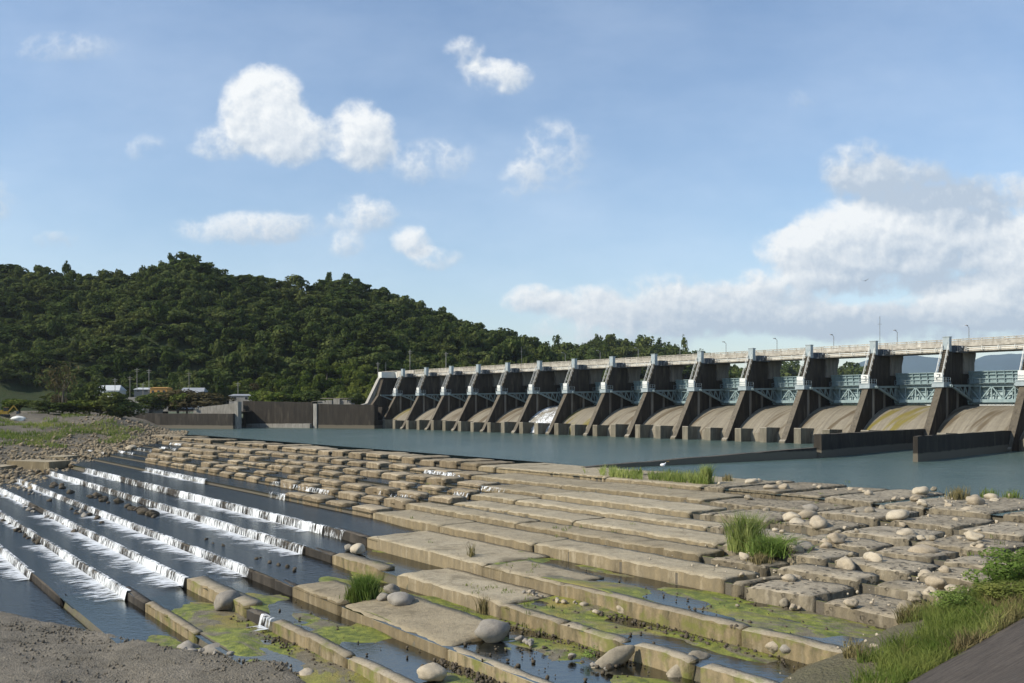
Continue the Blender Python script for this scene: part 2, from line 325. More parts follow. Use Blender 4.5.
M['straw'] = leaf('dry_grass', (.22,.18,.09), (.28,.23,.12), (.16,.15,.06), .5)
M['bush'] = leaf('shrub_leaves', (.12,.20,.04), (.18,.27,.06), (.26,.32,.10), .5, .45)
M['bird'] = metal('white_feathers', (.75,.75,.75), (.8,.8,.8), 0, .8)
# ------------------------------------------------------------------ mesh helpers
class MB:
    def __init__(s): s.v = []; s.f = []
    def add(s, vs, fs):
        o = len(s.v); s.v += [tuple(q) for q in vs]; s.f += [tuple(i+o for i in f) for f in fs]
    def box(s, x0, x1, y0, y1, z0, z1, ch=0):
        s.add([(x0,y0,z0),(x1,y0,z0),(x1,y1,z0),(x0,y1,z0),(x0,y0,z1),(x1,y0,z1),(x1,y1,z1),(x0,y1,z1)],
              [(0,3,2,1),(4,5,6,7),(0,1,5,4),(1,2,6,5),(2,3,7,6),(3,0,4,7)])
    def bar(s, a, b, w, h=None, n=4):
        a = Vector(a); b = Vector(b); h = h or w; d = (b-a).normalized()
        up = Vector((0,0,1)) if abs(d.z) < .95 else Vector((1,0,0))
        e1 = d.cross(up).normalized(); e2 = e1.cross(d)
        vs = []
        for q in (a, b):
            for i in range(n):
                an = math.pi/4 + i*2*math.pi/n if n == 4 else i*2*math.pi/n
                r = .7071 if n == 4 else .5
                vs.append(q + e1*(math.cos(an)*w*r) + e2*(math.sin(an)*h*r))
        s.add(vs, [tuple(range(n))[::-1], tuple(range(n, 2*n))] + [(i, (i+1) % n, n+(i+1) % n, n+i) for i in range(n)])
    def prism(s, poly, y0, y1):     # poly in (x,z), extruded along y
        n = len(poly); vs = [(x, y0, z) for x, z in poly] + [(x, y1, z) for x, z in poly]
        s.add(vs, [tuple(range(n)), tuple(range(n, 2*n))[::-1]] + [(i, i+n, (i+1) % n+n, (i+1) % n) for i in range(n)])
    def mesh(s, name, m, smooth=False):
        me = bpy.data.meshes.new(name); me.from_pydata(s.v, [], s.f); me.materials.append(m)
        if smooth: me.polygons.foreach_set('use_smooth', [True]*len(me.polygons))
        bm = bmesh.new(); bm.from_mesh(me); bmesh.ops.recalc_face_normals(bm, faces=bm.faces); bm.to_mesh(me); bm.free()
        return me
    def build(s, name, m, parent=None, smooth=False): return link(name, s.mesh(name, m, smooth), parent)
def link(name, me, parent=None):
    o = bpy.data.objects.new(name, me); COL.objects.link(o)
    if parent: o.parent = parent
    return o
def tag(o, label, cat, group=None):
    o['label'] = label; o['category'] = cat
    if group: o['group'] = group
    return o
def empty(name, loc, rz=0, label=None, cat=None, group=None):
    o = bpy.data.objects.new(name, None); COL.objects.link(o); o.location = loc; o.rotation_euler = (0,0,rz); o.empty_display_size = .5
    if label: tag(o, label, cat, group)
    return o
def struct(o, kind='structure'): o['kind'] = kind; return o
KIDS = {}
def kids(o): return [c for c in COL.objects if c.parent == o]
def copy_tree(o, parent=None, ks=None):
    c = o.copy(); COL.objects.link(c); c.parent = parent
    for ch, sub in ks:
        copy_tree(ch, c, sub)
    return c
def tree_of(o): return [(c, tree_of(c)) for c in kids(o)]
def npmesh(name, V, Fq, m, parent=None, smooth=False, uv=None):
    V = np.asarray(V, dtype=np.float32); Fq = np.asarray(Fq, dtype=np.int32); k = Fq.shape[1]
    me = bpy.data.meshes.new(name); me.vertices.add(len(V)); me.vertices.foreach_set('co', V.ravel())
    me.loops.add(Fq.size); me.loops.foreach_set('vertex_index', Fq.ravel())
    me.polygons.add(len(Fq)); me.polygons.foreach_set('loop_start', np.arange(0, Fq.size, k, dtype=np.int32))
    if smooth: me.polygons.foreach_set('use_smooth', np.ones(len(Fq), dtype=bool))
    me.update(calc_edges=True); me.materials.append(m)
    if uv is not None:
        l = me.uv_layers.new(name='UVMap'); l.data.foreach_set('uv', np.asarray(uv, dtype=np.float32)[Fq.ravel()].ravel())
    return link(name, me, parent) if name != '_' else me
def gridfaces(nx, ny):
    i = np.arange(nx-1)[:, None]*ny + np.arange(ny-1)[None]; i = i.ravel()
    return np.stack([i, i+ny, i+ny+1, i+1], 1)
# value noise for numpy
_T = rng.random((256, 256))
def vn(x, y):
    xi = np.floor(x).astype(int); yi = np.floor(y).astype(int); fx = x-xi; fy = y-yi
    fx = fx*fx*(3-2*fx); fy = fy*fy*(3-2*fy); a = _T[xi & 255, yi & 255]; b = _T[(xi+1) & 255, yi & 255]
    c = _T[xi & 255, (yi+1) & 255]; d = _T[(xi+1) & 255, (yi+1) & 255]
    return (a*(1-fx)+b*fx)*(1-fy)+(c*(1-fx)+d*fx)*fy
def fbm(x, y, o=4):
    s = 0; a = .5; t_ = 0
    for i in range(o): s = s+a*vn(x*2**i+17.3*i, y*2**i+5.1*i); t_ += a; a *= .5
    return s/t_
# ------------------------------------------------------------------ frames
NX, NY = .797, .604                       # n: upstream; e: along the weir towards the far bank
def XY(p, s): return (NX*p-NY*s, NY*p+NX*s)
def PS(X, Y): return (NX*X+NY*Y, -NY*X+NX*Y)
# rows of the stepped weir: front edge p, top z, from the pool downstream
ROWS = [('pool', 95., .0), ('G', 79.7, .22), ('F', 71.95, -.35), ('E', 65.4, -.70), ('D', 61.1, -1.10), ('C', 56.3, -1.55), ('B', 53., -1.90),
        ('A', 48., -2.35), ('H', 41., -3.10), ('I', 36.1, -4.0), ('L', 29.2, -4.8), ('J', 24.6, -5.5), ('M', 20., -6.2), ('N', 15.75, -6.9), ('end', 3., -7.6)]
RI = {r[0]: i for i, r in enumerate(ROWS)}
ZR = {r[0]: r[2] for r in ROWS}; PR = {r[0]: r[1] for r in ROWS}
def xs(p, x):                              # along-weir coordinate where a bearing meets line p
    Y = 1129.*p/(x+170.); return (Y-NY*p)/NX
def row_at(p):
    for i in range(1, len(ROWS)):
        if p >= ROWS[i][1]: return ROWS[i]
    return ROWS[-1]
def at(x, y, dz=0):                        # world point of the stepped ground seen on a bearing
    for i in range(1, len(ROWS)):
        z = ROWS[i][2]+dz; Y = (CAMZ-z)*F/(y-HOR); X = (x-512)/F*Y; p, s = PS(X, Y)
        if ROWS[i][1] <= p: return (X, Y, z)
    return (X, Y, z)
SLp = [0, 28, 44, 70, 90, 100, 125, 400]; SLs = [192, 200, 237, 275, 312, 342, 430, 900]
def SL(p): return np.interp(p, SLp, SLs)
SR = 26.5
# ------------------------------------------------------------------ ground sheets and far land
def zlin(p): return np.interp(p, [0, 15.75, 41, 61, 79.7, 200], [-7.9, -7.0, -3.2, -1.2, .1, .1])
# outermost sheet to the horizon
g = np.array([(-30000,-6000,-10),(30000,-6000,-10),(30000,30000,-10),(-30000,30000,-10)], dtype=float)
struct(npmesh('ground', g, [(0,1,2,3)], M['valley']))
# pool
def to3(ps, z): return [(*XY(p, s), z) for p, s in ps]
def watersheet(name, p0, p1, s0, s1, z, m, dp=3., ds=6.):
    a = np.linspace(p0, p1, max(2, int((p1-p0)/dp)+1)); b = np.linspace(s0, s1, max(2, int((s1-s0)/ds)+1))
    A, B = np.meshgrid(a, b, indexing='ij'); X, Y = XY(A.ravel(), B.ravel())
    return struct(npmesh(name, np.stack([X, Y, np.full(len(X), z)], 1), gridfaces(len(a), len(b))[:, ::-1], m))
watersheet('pool_water', 79.85, 260., -60., 460., 0.0, M['pool'], 20, 20)
# left bank
def wallY(X):
    return np.where(X < -114, np.interp(X, [-500, -200, -114], [470, 400, 373]), np.interp(X, [-120, -56], [404, 377]))
def left_z(X, Y):
    p, s = PS(X, Y); d = s-SL(p)
    zb = zlin(p)
    z = zb + np.clip(d, -6, 1000)*.085 + (fbm(X/9., Y/9.)-.5)*np.clip(d+4, 0, 30)/30*2.4 + (fbm(X/2.5+9, Y/2.5)-.5)*.8
    bm = np.exp(-(((X+133)/14)**2+((Y-292)/16)**2))*3.3
    z = np.minimum(z, 6.4+(fbm(X/14., Y/14.)-.5)*1.0) + bm
    z = np.where((Y > wallY(X)), np.maximum(z, 7.0), z)
    return z
gx = np.arange(-470, -50, 1.7); gy = np.arange(95, 452, 1.7)
GX, GY = np.meshgrid(gx, gy, indexing='ij'); pp, ss = PS(GX, GY)
valid = (ss > SL(pp)-6) | ((GY > wallY(GX)) & (GX < -56))
valid &= ~((GY > wallY(GX)-8) & (GY <= wallY(GX)) & (GX > -150))
zz = left_z(GX, GY)
fc = gridfaces(len(gx), len(gy)); ok = valid.ravel()[fc].all(1)
struct(npmesh('left_bank', np.stack([GX.ravel(), GY.ravel(), zz.ravel()], 1), fc[ok], M['rubble_ground'], smooth=True))
# hills: ridge skylines with their own distance
R1 = dict(x=[-700,-300,0,40,90,130,160,185,215,240,265,300,325,350,380,420,450,500,530,560,620,700],
          y=[300,275,270,273,279,277,268,261,273,277,275,290,281,279,295,309,319,338,347,362,385,410],
          D=[600,640,650,650,640,640,650,655,640,640,640,640,660,670,680,700,720,740,750,760,780,800])
R2 = dict(x=[300,420,480,520,545,580,605,625,640,660,680,700,730,770,840],
          y=[400,360,352,349,351,350,346,346,350,353,356,361,372,390,402],
          D=[900]*6+[950]*9)
R3 = dict(x=[600,700,740,765,785,800,820,838,855,870,890,930],
          y=[396,382,386,380,373,376,386,380,374,377,392,402], D=[1250]*12)
def hill(X, Y, R, Y0, base):
    ux = 512+F*X/np.maximum(Y, 1.)
    D = np.interp(ux, R['x'], R['D']); zr = (HOR-np.interp(ux, R['x'], R['y']))*D/F+CAMZ-5.5-base
    q = np.clip((Y-Y0)/(D-Y0), 0, None); f = np.where(q < 1, np.clip(q, 0, 1)**.85, np.clip(1-(q-1)*1.1, 0, 1))
    sp = (fbm(X/75.+3, Y/75.)-.5)*zr*.62*np.clip(q*(1-q)*4, 0, 1)
    sp2 = (fbm(X/24.+8, Y/24.)-.5)*13*np.clip(q*(1-q)*4, 0, 1)
    return np.where((ux < R['x'][-1]) & (zr > 0), base+np.maximum(zr, 0)*f+sp+sp2*(zr > 15), base)
def hill_z(X, Y): return np.maximum(np.maximum(hill(X, Y, R1, 455, 7.), hill(X, Y, R2, 640, 7.)), hill(X, Y, R3, 1000, 7.))
gy = np.concatenate([np.arange(428, 860, 8), np.arange(860, 1500, 14)]); uu = np.linspace(-1.35, .50, 230)
Yg, U = np.meshgrid(gy, uu, indexing='ij'); Xg = U*Yg
fc = gridfaces(len(gy), len(uu))
ok = (Xg.ravel()[fc].max(1) < -58) | (Yg.ravel()[fc].min(1) > 440)
struct(npmesh('hillside', np.stack([Xg.ravel(), Yg.ravel(), (hill_z(Xg, Yg)-.02).ravel()], 1), fc[ok], M['hill'], smooth=True))
# mountains far behind the reservoir, haze blue painted into their colour
mx = np.linspace(600, 9000, 110); my = np.linspace(9000, 12500, 26); MX, MY = np.meshgrid(mx, my, indexing='ij')
hz = np.interp(MX/MY*F+512, [560,700,760,800,860,930,1000,1100,1300], [60,150,300,420,560,640,690,740,500])*1.0
MZ = -5+hz*np.clip(1-np.abs(MY-10800)/1900, 0, 1)**.8*(.72+.56*fbm(MX/900., MY/900.))
struct(npmesh('mountains', np.stack([MX.ravel(), MY.ravel(), MZ.ravel()], 1), gridfaces(110, 26), M['mount'], smooth=True))
# ------------------------------------------------------------------ dam
EN = (.7737, .6335); DROT = math.atan2(.6335, .7737)
def DXY(p, s): return (EN[0]*p-EN[1]*s, EN[1]*p+EN[0]*s)
SP = 17.93
def tower_s(k): return (389.-133.35)/.7737-SP*k
T = .74                                    # half thickness of a pier
ORD = ['first', 'second', 'third', 'fourth', 'fifth', 'sixth', 'seventh', 'eighth', 'ninth', 'tenth', 'eleventh', 'twelfth', 'thirteenth', 'fourteenth', 'fifteenth', 'sixteenth', 'seventeenth']
def make_pier():
    r = empty('dam_pier', (0,0,0))
    b = MB(); b.prism([(-12.3,-4),(-12.3,.6),(-4.3,14.0),(-.6,21.8),(5.6,21.8),(5.6,17),(14,17),(15,-4)], -T, T); b.build('pier_wall', M['pier'], r)
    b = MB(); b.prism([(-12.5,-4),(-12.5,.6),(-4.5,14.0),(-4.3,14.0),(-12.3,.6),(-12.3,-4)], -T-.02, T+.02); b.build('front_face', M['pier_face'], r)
    b = MB(); b.prism([(-13.1,-4),(-13.1,.45),(-12.5,.9),(-12.5,-4)], -T-.08, T+.08); b.build('foot_block', M['baffle'], r)
    b = MB(); b.prism([(6.4,17.0),(6.4,19.6),(5.6,21.4),(5.6,22.1),(12.2,22.1),(12.2,21.4),(11.4,19.6),(11.4,17.0)], -T-.15, T+.15); b.build('column', M['column'], r)
    b = MB()
    for x in (-2.9, 2.4): b = MB(); b.box(x, x+.75, -T-.2, T+.2, 2.2, 13.9); b.build('pilaster', M['column'], r)
    # platform with railing
    b = MB(); b.box(-5.2, -1.9, -T-.6, T+.6, 13.7, 14.7); b.box(-5.3, -1.8, -T-.7, T+.7, 14.7, 14.85); pl = b.build('trunnion_platform', M['hoist'], r)
    b = MB()
    for y in (-T-.6, T+.6):
        for zq in (15.4, 15.95): b.bar((-5.2,y,zq), (-1.9,y,zq), .07)
        for xq in (-5.2,-4.1,-3,-1.9): b.bar((xq,y,14.85), (xq,y,15.95), .07)
    b.bar((-5.2,-T-.6,15.95), (-5.2,T+.6,15.95), .07); b.bar((-5.2,-T-.6,15.4), (-5.2,T+.6,15.4), .07); b.build('railing', M['hoist'], pl)
    b = MB(); b.box(-5.0, -4.8, -.95, .95, 14.95, 17.0); b.box(-4.8, -4.0, -.7, .7, 14.86, 16.6); b.build('number_board', M['white'], r)
    # stair up the upper face
    b = MB(); n = 15
    b.prism([(-4.3,14.9),(-4.6,14.9),(-1.2,22.6),(-.6,22.2)], -T+.05, T-.05)
    for i in range(n):
        f = (i+.5)/n; x = -4.6+3.5*f; z = 14.9+7.6*f; b.box(x-.35, x+.2, -T+.15, T-.15, z, z+.14)
    st = b.build('stair', M['pier_face'], r)
    b = MB()
    for y in (-T+.02, T-.02):
        b.bar((-5.1,y,16.1), (-1.7,y,23.7), .09); b.bar((-4.9,y,15.6), (-1.5,y,23.2), .06)
        for i in range(6): f = i/5; b.bar((-4.6+3.4*f,y,14.9+7.6*f), (-4.95+3.4*f,y,15.9+7.6*f), .07)
    b.build('railing', M['white'], st)
    b = MB(); b.box(-1.3, -.1, -.75, .75, 22.0, 25.3); b.box(-1.4, 0, -.85, .85, 25.3, 25.45); b.box(-1.36, -1.3, -.35, .35, 22.6, 24.2); b.build('hoist_house', M['hoist'], r)
    b = MB(); b.box(.6, 5.5, -T-1.2, T+1.2, 21.83, 22.05)
    b.box(1.5, 3.9, -1.0, 1.0, 22.1, 23.5); b.box(1.8, 3.2, -2.1, -1.0, 22.1, 23.0); b.bar((2.6,-2.3,22.9), (2.6,2.3,22.9), 1.0, n=8)
    for y in (-T-1.1, T+1.1):
        for zq in (22.6, 23.2): b.bar((.6,y,zq), (5.5,y,zq), .07)
        for xq in np.linspace(.6, 5.5, 6): b.bar((xq,y,22.05), (xq,y,23.2), .07)
    b.build('hoist_machinery', M['darksteel'], r)
    return r
DIG = {'1': [((.5,0),(.5,1)),((.3,.82),(.5,1))], '2': [((.1,1),(.9,1)),((.9,1),(.9,.55)),((.9,.55),(.1,.45)),((.1,.45),(.1,0)),((.1,0),(.9,0))],
       '3': [((.1,1),(.9,1)),((.9,1),(.9,0)),((.2,.5),(.9,.5)),((.1,0),(.9,0))]}
def add_digit(root, ch):
    b = MB()
    for (a0, a1), (b0, b1) in DIG[ch]:
        y0 = -(a0-.5)*.85; y1 = -(b0-.5)*.85; b.bar((-5.03, y0, 15.4+a1*1.25), (-5.03, y1, 15.4+b1*1.25), .2, .05)
    b.build('number', M['black'], root)
KMAX = 15
piers = {}
proto = make_pier(); ks = tree_of(proto)
for k in range(0, KMAX+1):
    r = proto if k == 0 else copy_tree(proto, None, ks)
    r.location = (*DXY(210.5, tower_s(k)), 0); r.rotation_euler = (0, 0, DROT); piers[k] = r
    if k == 0: lb = 'dark concrete dam pier at the far left end of the dam beside the abutment'
    elif k == 12: lb = 'tall dark dam pier with a numbered white board, the left one of two'
    elif k == 13: lb = 'tall dark dam pier with a numbered white board, the right one of two'
    elif k == 14: lb = 'tall dark dam pier cut by the right edge of the photo'
    elif k == 15: lb = 'tall dark dam pier just past the right edge of the photo'
    elif k == 5: lb = 'dark dam pier to the left of the white water chute'
    elif k == 6: lb = 'dark dam pier to the right of the white water chute'
    elif k < 5: lb = f'small dark dam pier, {ORD[k]} from the left end of the dam'
    else: lb = f'dark dam pier, {ORD[14-k]} from the right edge of the photo'
    tag(r, lb, 'dam pier', 'concrete piers along the dam')
add_digit(piers[12], '3'); add_digit(piers[13], '2')
def bayname(k):
    if k == 5: return 'with white water running'
    if k <= 6: return f'{ORD[k]} bay from the left end of the dam'
    return f'{ORD[14-k]} bay from the right edge of the photo'
def pr(s): return s
OG = [(16, -4), (16, 8.2), (13, 9.0), (10.5, 9.4), (8, 9.5), (6, 9.42), (4, 9.15), (2, 8.7), (0, 8.02), (-2, 7.1), (-4, 5.95), (-5.8, 4.7), (-7.4, 3.4), (-8.6, 2.3), (-9.0, -4)]
def make_chute(m):
    b = MB(); b.prism(OG, -SP+T, -T); me = b.mesh('spillway_chute', m); return me
chm = make_chute(M['chute']); chm2 = make_chute(M['chute_moss'])
OGR = OG[1:-1]
def make_gate():
    r = empty('radial_gate', (0,0,0)); y0, y1 = -T-.15, -SP+T+.15
    C = Vector((-3.2, 0, 14.0)); R = 12.0
    def sk(z): return C.x+math.sqrt(R*R-(z-C.z)**2)
    zs = np.linspace(9.75, 17.6, 10)
    b = MB(); b.prism([(sk(z), z) for z in zs]+[(sk(z)+.12, z) for z in zs[::-1]], y1, y0); b.build('skin_plate', M['gate'], r)
    b = MB()
    for z in (9.95, 10.9, 11.9, 12.9, 13.9, 14.9, 15.9, 16.8, 17.5): x = sk(z); b.box(x-.34, x-.003, y1+.02, y0-.02, z-.08, z+.08)
    for i in range(9):
        y = y0+(y1-y0)*(i+.5)/9
        for a_, c_ in zip(zs[:-1], zs[1:]): b.bar((sk(a_)-.28,y,a_), (sk(c_)-.28,y,c_), .14, .3)
    b.build('rib_frame', M['gate'], r)
    b = MB()
    for z in (10.6, 14.2): b.box(sk(z)-1.3, sk(z)-.36, y1+.3, y0-.3, z-.38, z+.38)
    for i in range(6):
        ya = y0-.4+(y1-y0+.8)*i/6; yb = y0-.4+(y1-y0+.8)*(i+1)/6
        x = sk(12)-1.05; p_, q_ = (10.8, 14.0) if i % 2 else (14.0, 10.8)
        b.bar((x,ya,p_), (x,yb,q_), .26); b.bar((x,ya,10.8), (x,ya,14.0), .24)
    b.build('main_girder', M['gate'], r)
    for yy in (-T-1.5, -SP+T+1.5):
        b = MB(); tx = C.x
        top = Vector((sk(14.2)-1.3, yy, 14.2)); bot = Vector((sk(10.6)-1.3, yy, 10.5)); tr = Vector((tx, yy, 14.0))
        b.bar(tr, top, .42, .5); b.bar(tr, bot, .42, .5)
        for f0 in (.35, .6, .82): b.bar(tr.lerp(top, f0), tr.lerp(bot, f0), .26)
        b.bar(tr.lerp(top, .35), tr.lerp(bot, .6), .22); b.bar(tr.lerp(top, .6), tr.lerp(bot, .82), .22); b.bar(tr.lerp(top, .82), bot, .22)
        s_ = 1 if yy > -5 else -1
        b.bar(tr, (tr.x, yy+s_*1.5, tr.z), .8, .8, 8)
        b.build('arm', M['arm'], r)
    b = MB(); x = sk(14.2)-1.7
    b.box(x-.5, x+.5, y1+.6, y0-.6, 14.65, 14.72)
    for z in (15.2, 15.75): b.bar((x-.5,y0-.6,z), (x-.5,y1+.6,z), .06)
    for i in range(12): y = y0-.6+(y1-y0+1.2)*i/11; b.bar((x-.5,y,14.7), (x-.5,y,15.75), .06)
    b.build('catwalk', M['arm'], r)
    return r
gp = make_gate(); gks = tree_of(gp)
def make_bridge():
    r = empty('bridge_span', (0,0,0)); y0, y1 = -.03, -SP+.03
    b = MB(); b.box(5.1, 13.2, y1, y0, 23.35, 23.75); b.build('deck', M['bridge'], r)
    for x in (5.75, 8.0, 10.2, 12.2):
        b = MB(); b.prism([(x-.35,22.15),(x-.35,22.5),(x-.12,22.75),(x-.12,23.05),(x-.4,23.345),(x+.4,23.345),(x+.12,23.05),(x+.12,22.75),(x+.35,22.5),(x+.35,22.15)], y1+.05, y0-.05); b.build('girder', M['bridge'], r)
    for x in (5.15, 12.95):
        b = MB(); b.box(x, x+.22, y1, y0, 23.753, 24.4); b.box(x-.05, x+.27, y1, y0, 24.62, 24.82); b.box(x-.05, x+.27, y1, y0, 25.0, 25.2)
        n = 7
        for i in range(n+1):
            y = y0-.25+(y1-y0+.5)*i/n; b.box(x+.02, x+.2, y-.15, y+.15, 24.403, 24.617); b.box(x+.02, x+.2, y-.15, y+.15, 24.823, 24.997)
        b.build('parapet', M['bridge'], r)
    b = MB(); b.bar((4.9,y0,23.0), (4.9,y1,23.0), .22, n=8); b.bar((4.85,y0,22.55), (4.85,y1,22.55), .16, n=8)
    for i in range(5): y = y0+(y1-y0)*(i+.5)/5; b.box(4.75, 5.1, y-.06, y+.06, 22.35, 23.34)
    b.build('pipe', M['ivory'], r)
    return r
bp = make_bridge(); bks = tree_of(bp)
def make_lamp():
    r = empty('street_lamp', (0,0,0))
    b = MB(); b.bar((0,0,0), (0,0,4.6), .16, n=8); b.bar((0,0,4.6), (-1.0,0,5.0), .11, n=6); b.box(-.18,.18,-.18,.18,0,.35); b.build('pole', M['galv'], r)
    b = MB(); b.prism([(-1.75,4.92),(-1.7,5.12),(-.85,5.14),(-.85,4.95)], -.2, .2); b.build('lamp_head', M['galv'], r)
    return r
lp = make_lamp(); lks = tree_of(lp); first = True
def baffle(h, L=9.5):
    b = MB(); b.prism([(-13.0,-4),(-13.0,h-.15),(-12.85,h),(-13+L,h-.25),(-13+L,-4)], -.98, .98); return b.mesh('baffle_block', M['baffle'])
bfm = [baffle(3.75), baffle(3.5), baffle(3.9, 10)]
for k in range(0, KMAX):
    loc = (*DXY(210.5, tower_s(k)), 0)
    o = link('spillway_chute', chm2 if k in (0, 6, 12) else chm); o.location = loc; o.rotation_euler = (0,0,DROT)
    tag(o, ('mossy ' if k in (0, 6, 12) else 'brown ')+'curved spillway chute, '+bayname(k), 'spillway', 'spillway chutes under the dam gates')
    r = gp if k == 0 else copy_tree(gp, None, gks); r.location = loc; r.rotation_euler = (0,0,DROT)
    tag(r, 'blue-grey steel radial gate, '+bayname(k), 'dam gate', 'steel gates between the dam piers')
    r = bp if k == 0 else copy_tree(bp, None, bks); r.location = loc; r.rotation_euler = (0,0,DROT)
    tag(r, 'pale bridge span over the '+bayname(k).replace('with white water running', 'bay of white water'), 'bridge span', 'bridge spans along the top of the dam')
    if k >= 4 and k % 1 == 0:
        r = lp if first else copy_tree(lp, None, lks); first = False
        r.location = (*DXY(210.5+12.5, tower_s(k)-SP*.95), 23.75); r.rotation_euler = (0,0,DROT)
        tag(r, 'grey street lamp over the '+bayname(k).replace('with white water running', 'bay of white water'), 'street lamp', 'street lamps along the dam bridge')
    for j, fr in enumerate((.22, .66)):
        o = link('baffle_block', bfm[(k+j) % 3]); o.location = (*DXY(210.5, tower_s(k)-SP*fr-.5), 0); o.rotation_euler = (0,0,DROT)
        tag(o, f'{"left" if j == 0 else "right"} baffle block, '+bayname(k), 'baffle block', 'baffle blocks at the foot of the dam')
# running water on one chute
b = MB(); yy = np.linspace(-T-.1, -SP+T+.1, 30); prof = [(x-.0, z+.12) for x, z in OGR if x < 9]+[(-9.2, 1.5), (-9.8, .2)]
V = []; 
for (x, z) in prof:
    for y in yy: V.append((x+random.uniform(-.1,.1), y, z+random.uniform(-.03,.12)))
o = npmesh('chute_water', V, gridfaces(len(prof), 30), M['chute_water'], smooth=True); o.location = (*DXY(210.5, tower_s(5)), 0); o.rotation_euler = (0,0,DROT); struct(o)
# abutment beyond the first pier
ab = empty('dam_abutment', (*DXY(210.5, tower_s(-1)), 0), DROT, 'dark stepped concrete abutment with pale stair joining the dam to the bank', 'abutment')
b = MB(); b.prism([(-12,-4),(-12,9.0),(-6,9.8),(-2.8,14.0),(0,22.0),(12.4,22.0),(15,-4)], -.9, 1.4); b.build('side_wall', M['pier'], ab)
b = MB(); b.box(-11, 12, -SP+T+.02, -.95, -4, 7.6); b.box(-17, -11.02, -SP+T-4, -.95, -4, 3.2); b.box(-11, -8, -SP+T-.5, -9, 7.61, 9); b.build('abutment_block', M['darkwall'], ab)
b = MB(); b.prism([(-13,9.2),(-7,10.6),(-1.2,21.2),(-.2,22.6),(-.2,20.5),(-5.5,9.0),(-13,8.2)], 1.42, 3.6); b.build('stair', M['palewall'], ab)
b = MB(); b.box(-1.5, 5.4, -1.4, 1.4, 22.02, 24.6); b.box(5.6, 13, -3.5, 9, 22.05, 24.9); b.build('end_house', M['ivory'], ab)
b = MB(); b.box(5.2, 13.4, -3.9, 9.4, 24.92, 25.3); b.build('roof', M['column'], ab)
b = MB(); b.box(5.1, 13.2, -SP+.5, -3.6, 22.4, 23.7); b.box(5.1, 5.4, -SP+.5, -3.6, 23.71, 25.1); b.build('deck', M['bridge'], ab)
b = MB()
for z0, z1 in ((14.2, 14.2), (14.2, 10.4)): b.bar((-3, -3, z0), (8, -3, z1), .5); b.bar((-3, -12, z0), (8, -12, z1), .5)
b.box(7.6, 8.1, -SP+T+.3, -1.1, 9.6, 17); b.build('gate_frame', M['arm'], ab)
# masts
def mast(k, f, h, lb):
    b = MB(); b.bar((0,0,0), (0,0,h), .12, n=6); b.bar((-.5,0,h*.8), (.5,0,h*.8), .07); o = b.build('mast', M['galv'])
    o.location = (*DXY(210.5+1.5, tower_s(k)-SP*f), 22.1); tag(o, lb, 'mast', 'thin masts on the dam')
mast(12, .02, 9.5, 'tall thin whip mast rising beside a bridge lamp at the right'); mast(-1, .0, 7, 'pale thin mast on the dam abutment'); mast(4, .3, 9, 'tall thin mast on the bridge left of the white water chute')
# training walls standing in the pool
def wallbox(name, A, B, h0, h1, th, m, z0=-3):
    A = Vector((*A, 0)); B = Vector((*B, 0)); d = (B-A); L = d.length; n = max(2, int(L/2.5)); b = MB()
    V = []
    for i in range(n+1):
        q = i/n; h = h0+(h1-h0)*q
        j = random.uniform(-.05, .05)
        V += [(q*L, -th/2, z0), (q*L, -th/2+.08, h+j), (q*L, th/2-.08, h+j), (q*L, th/2, z0)]
    Fs = []
    for i in range(n):
        for a_ in range(3): Fs.append((i*4+a_, i*4+a_+1, i*4+a_+5, i*4+a_+4))
    Fs += [(0,3,2,1), (n*4, n*4+1, n*4+2, n*4+3)]
    b.add(V, Fs); o = b.build(name, m); o.location = A; o.rotation_euler = (0,0,math.atan2(d.y, d.x)); return o
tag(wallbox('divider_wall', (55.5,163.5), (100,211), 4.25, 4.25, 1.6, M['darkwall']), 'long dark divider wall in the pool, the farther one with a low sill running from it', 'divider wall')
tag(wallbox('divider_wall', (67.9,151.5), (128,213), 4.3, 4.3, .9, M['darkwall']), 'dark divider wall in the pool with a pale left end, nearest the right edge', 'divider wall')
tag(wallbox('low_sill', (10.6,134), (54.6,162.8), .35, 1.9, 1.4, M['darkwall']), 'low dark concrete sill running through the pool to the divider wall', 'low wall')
# left bank walls
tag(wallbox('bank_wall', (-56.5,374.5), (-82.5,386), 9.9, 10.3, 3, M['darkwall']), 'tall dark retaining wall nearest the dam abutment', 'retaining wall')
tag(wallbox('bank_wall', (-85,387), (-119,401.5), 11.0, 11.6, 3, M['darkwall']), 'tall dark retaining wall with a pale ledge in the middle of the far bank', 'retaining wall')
o = tag(wallbox('wall_ledge', (-86,384.6), (-117,398), 1.9, 1.6, 1.6, M['palewall']), 'pale narrow ledge along the foot of the dark retaining wall', 'ledge')
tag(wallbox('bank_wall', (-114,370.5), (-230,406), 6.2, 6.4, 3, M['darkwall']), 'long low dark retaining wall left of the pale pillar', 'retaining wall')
tag(wallbox('sloping_wall', (-114.2,374.2), (-134,380.5), 10.6, 8.6, 2.0, M['palewall'], 5.8), 'pale concrete wall above the low dark wall, dropping to the left', 'wall')
for xx, lb in (((-113,371.2), 'pale tall pillar at the right end of the low dark bank wall'), ((-83.8,385.6), 'pale pillar between the two tall dark bank walls')):
    b = MB(); b.box(-.9,.9,-1.1,1.1,-3,11.2 if xx[0] < -100 else 10.4); o = b.build('wall_pillar', M['palewall']); o.location = (*xx, 0); o.rotation_euler = (0,0,-.4); tag(o, lb, 'pillar', 'pillars of the bank walls')
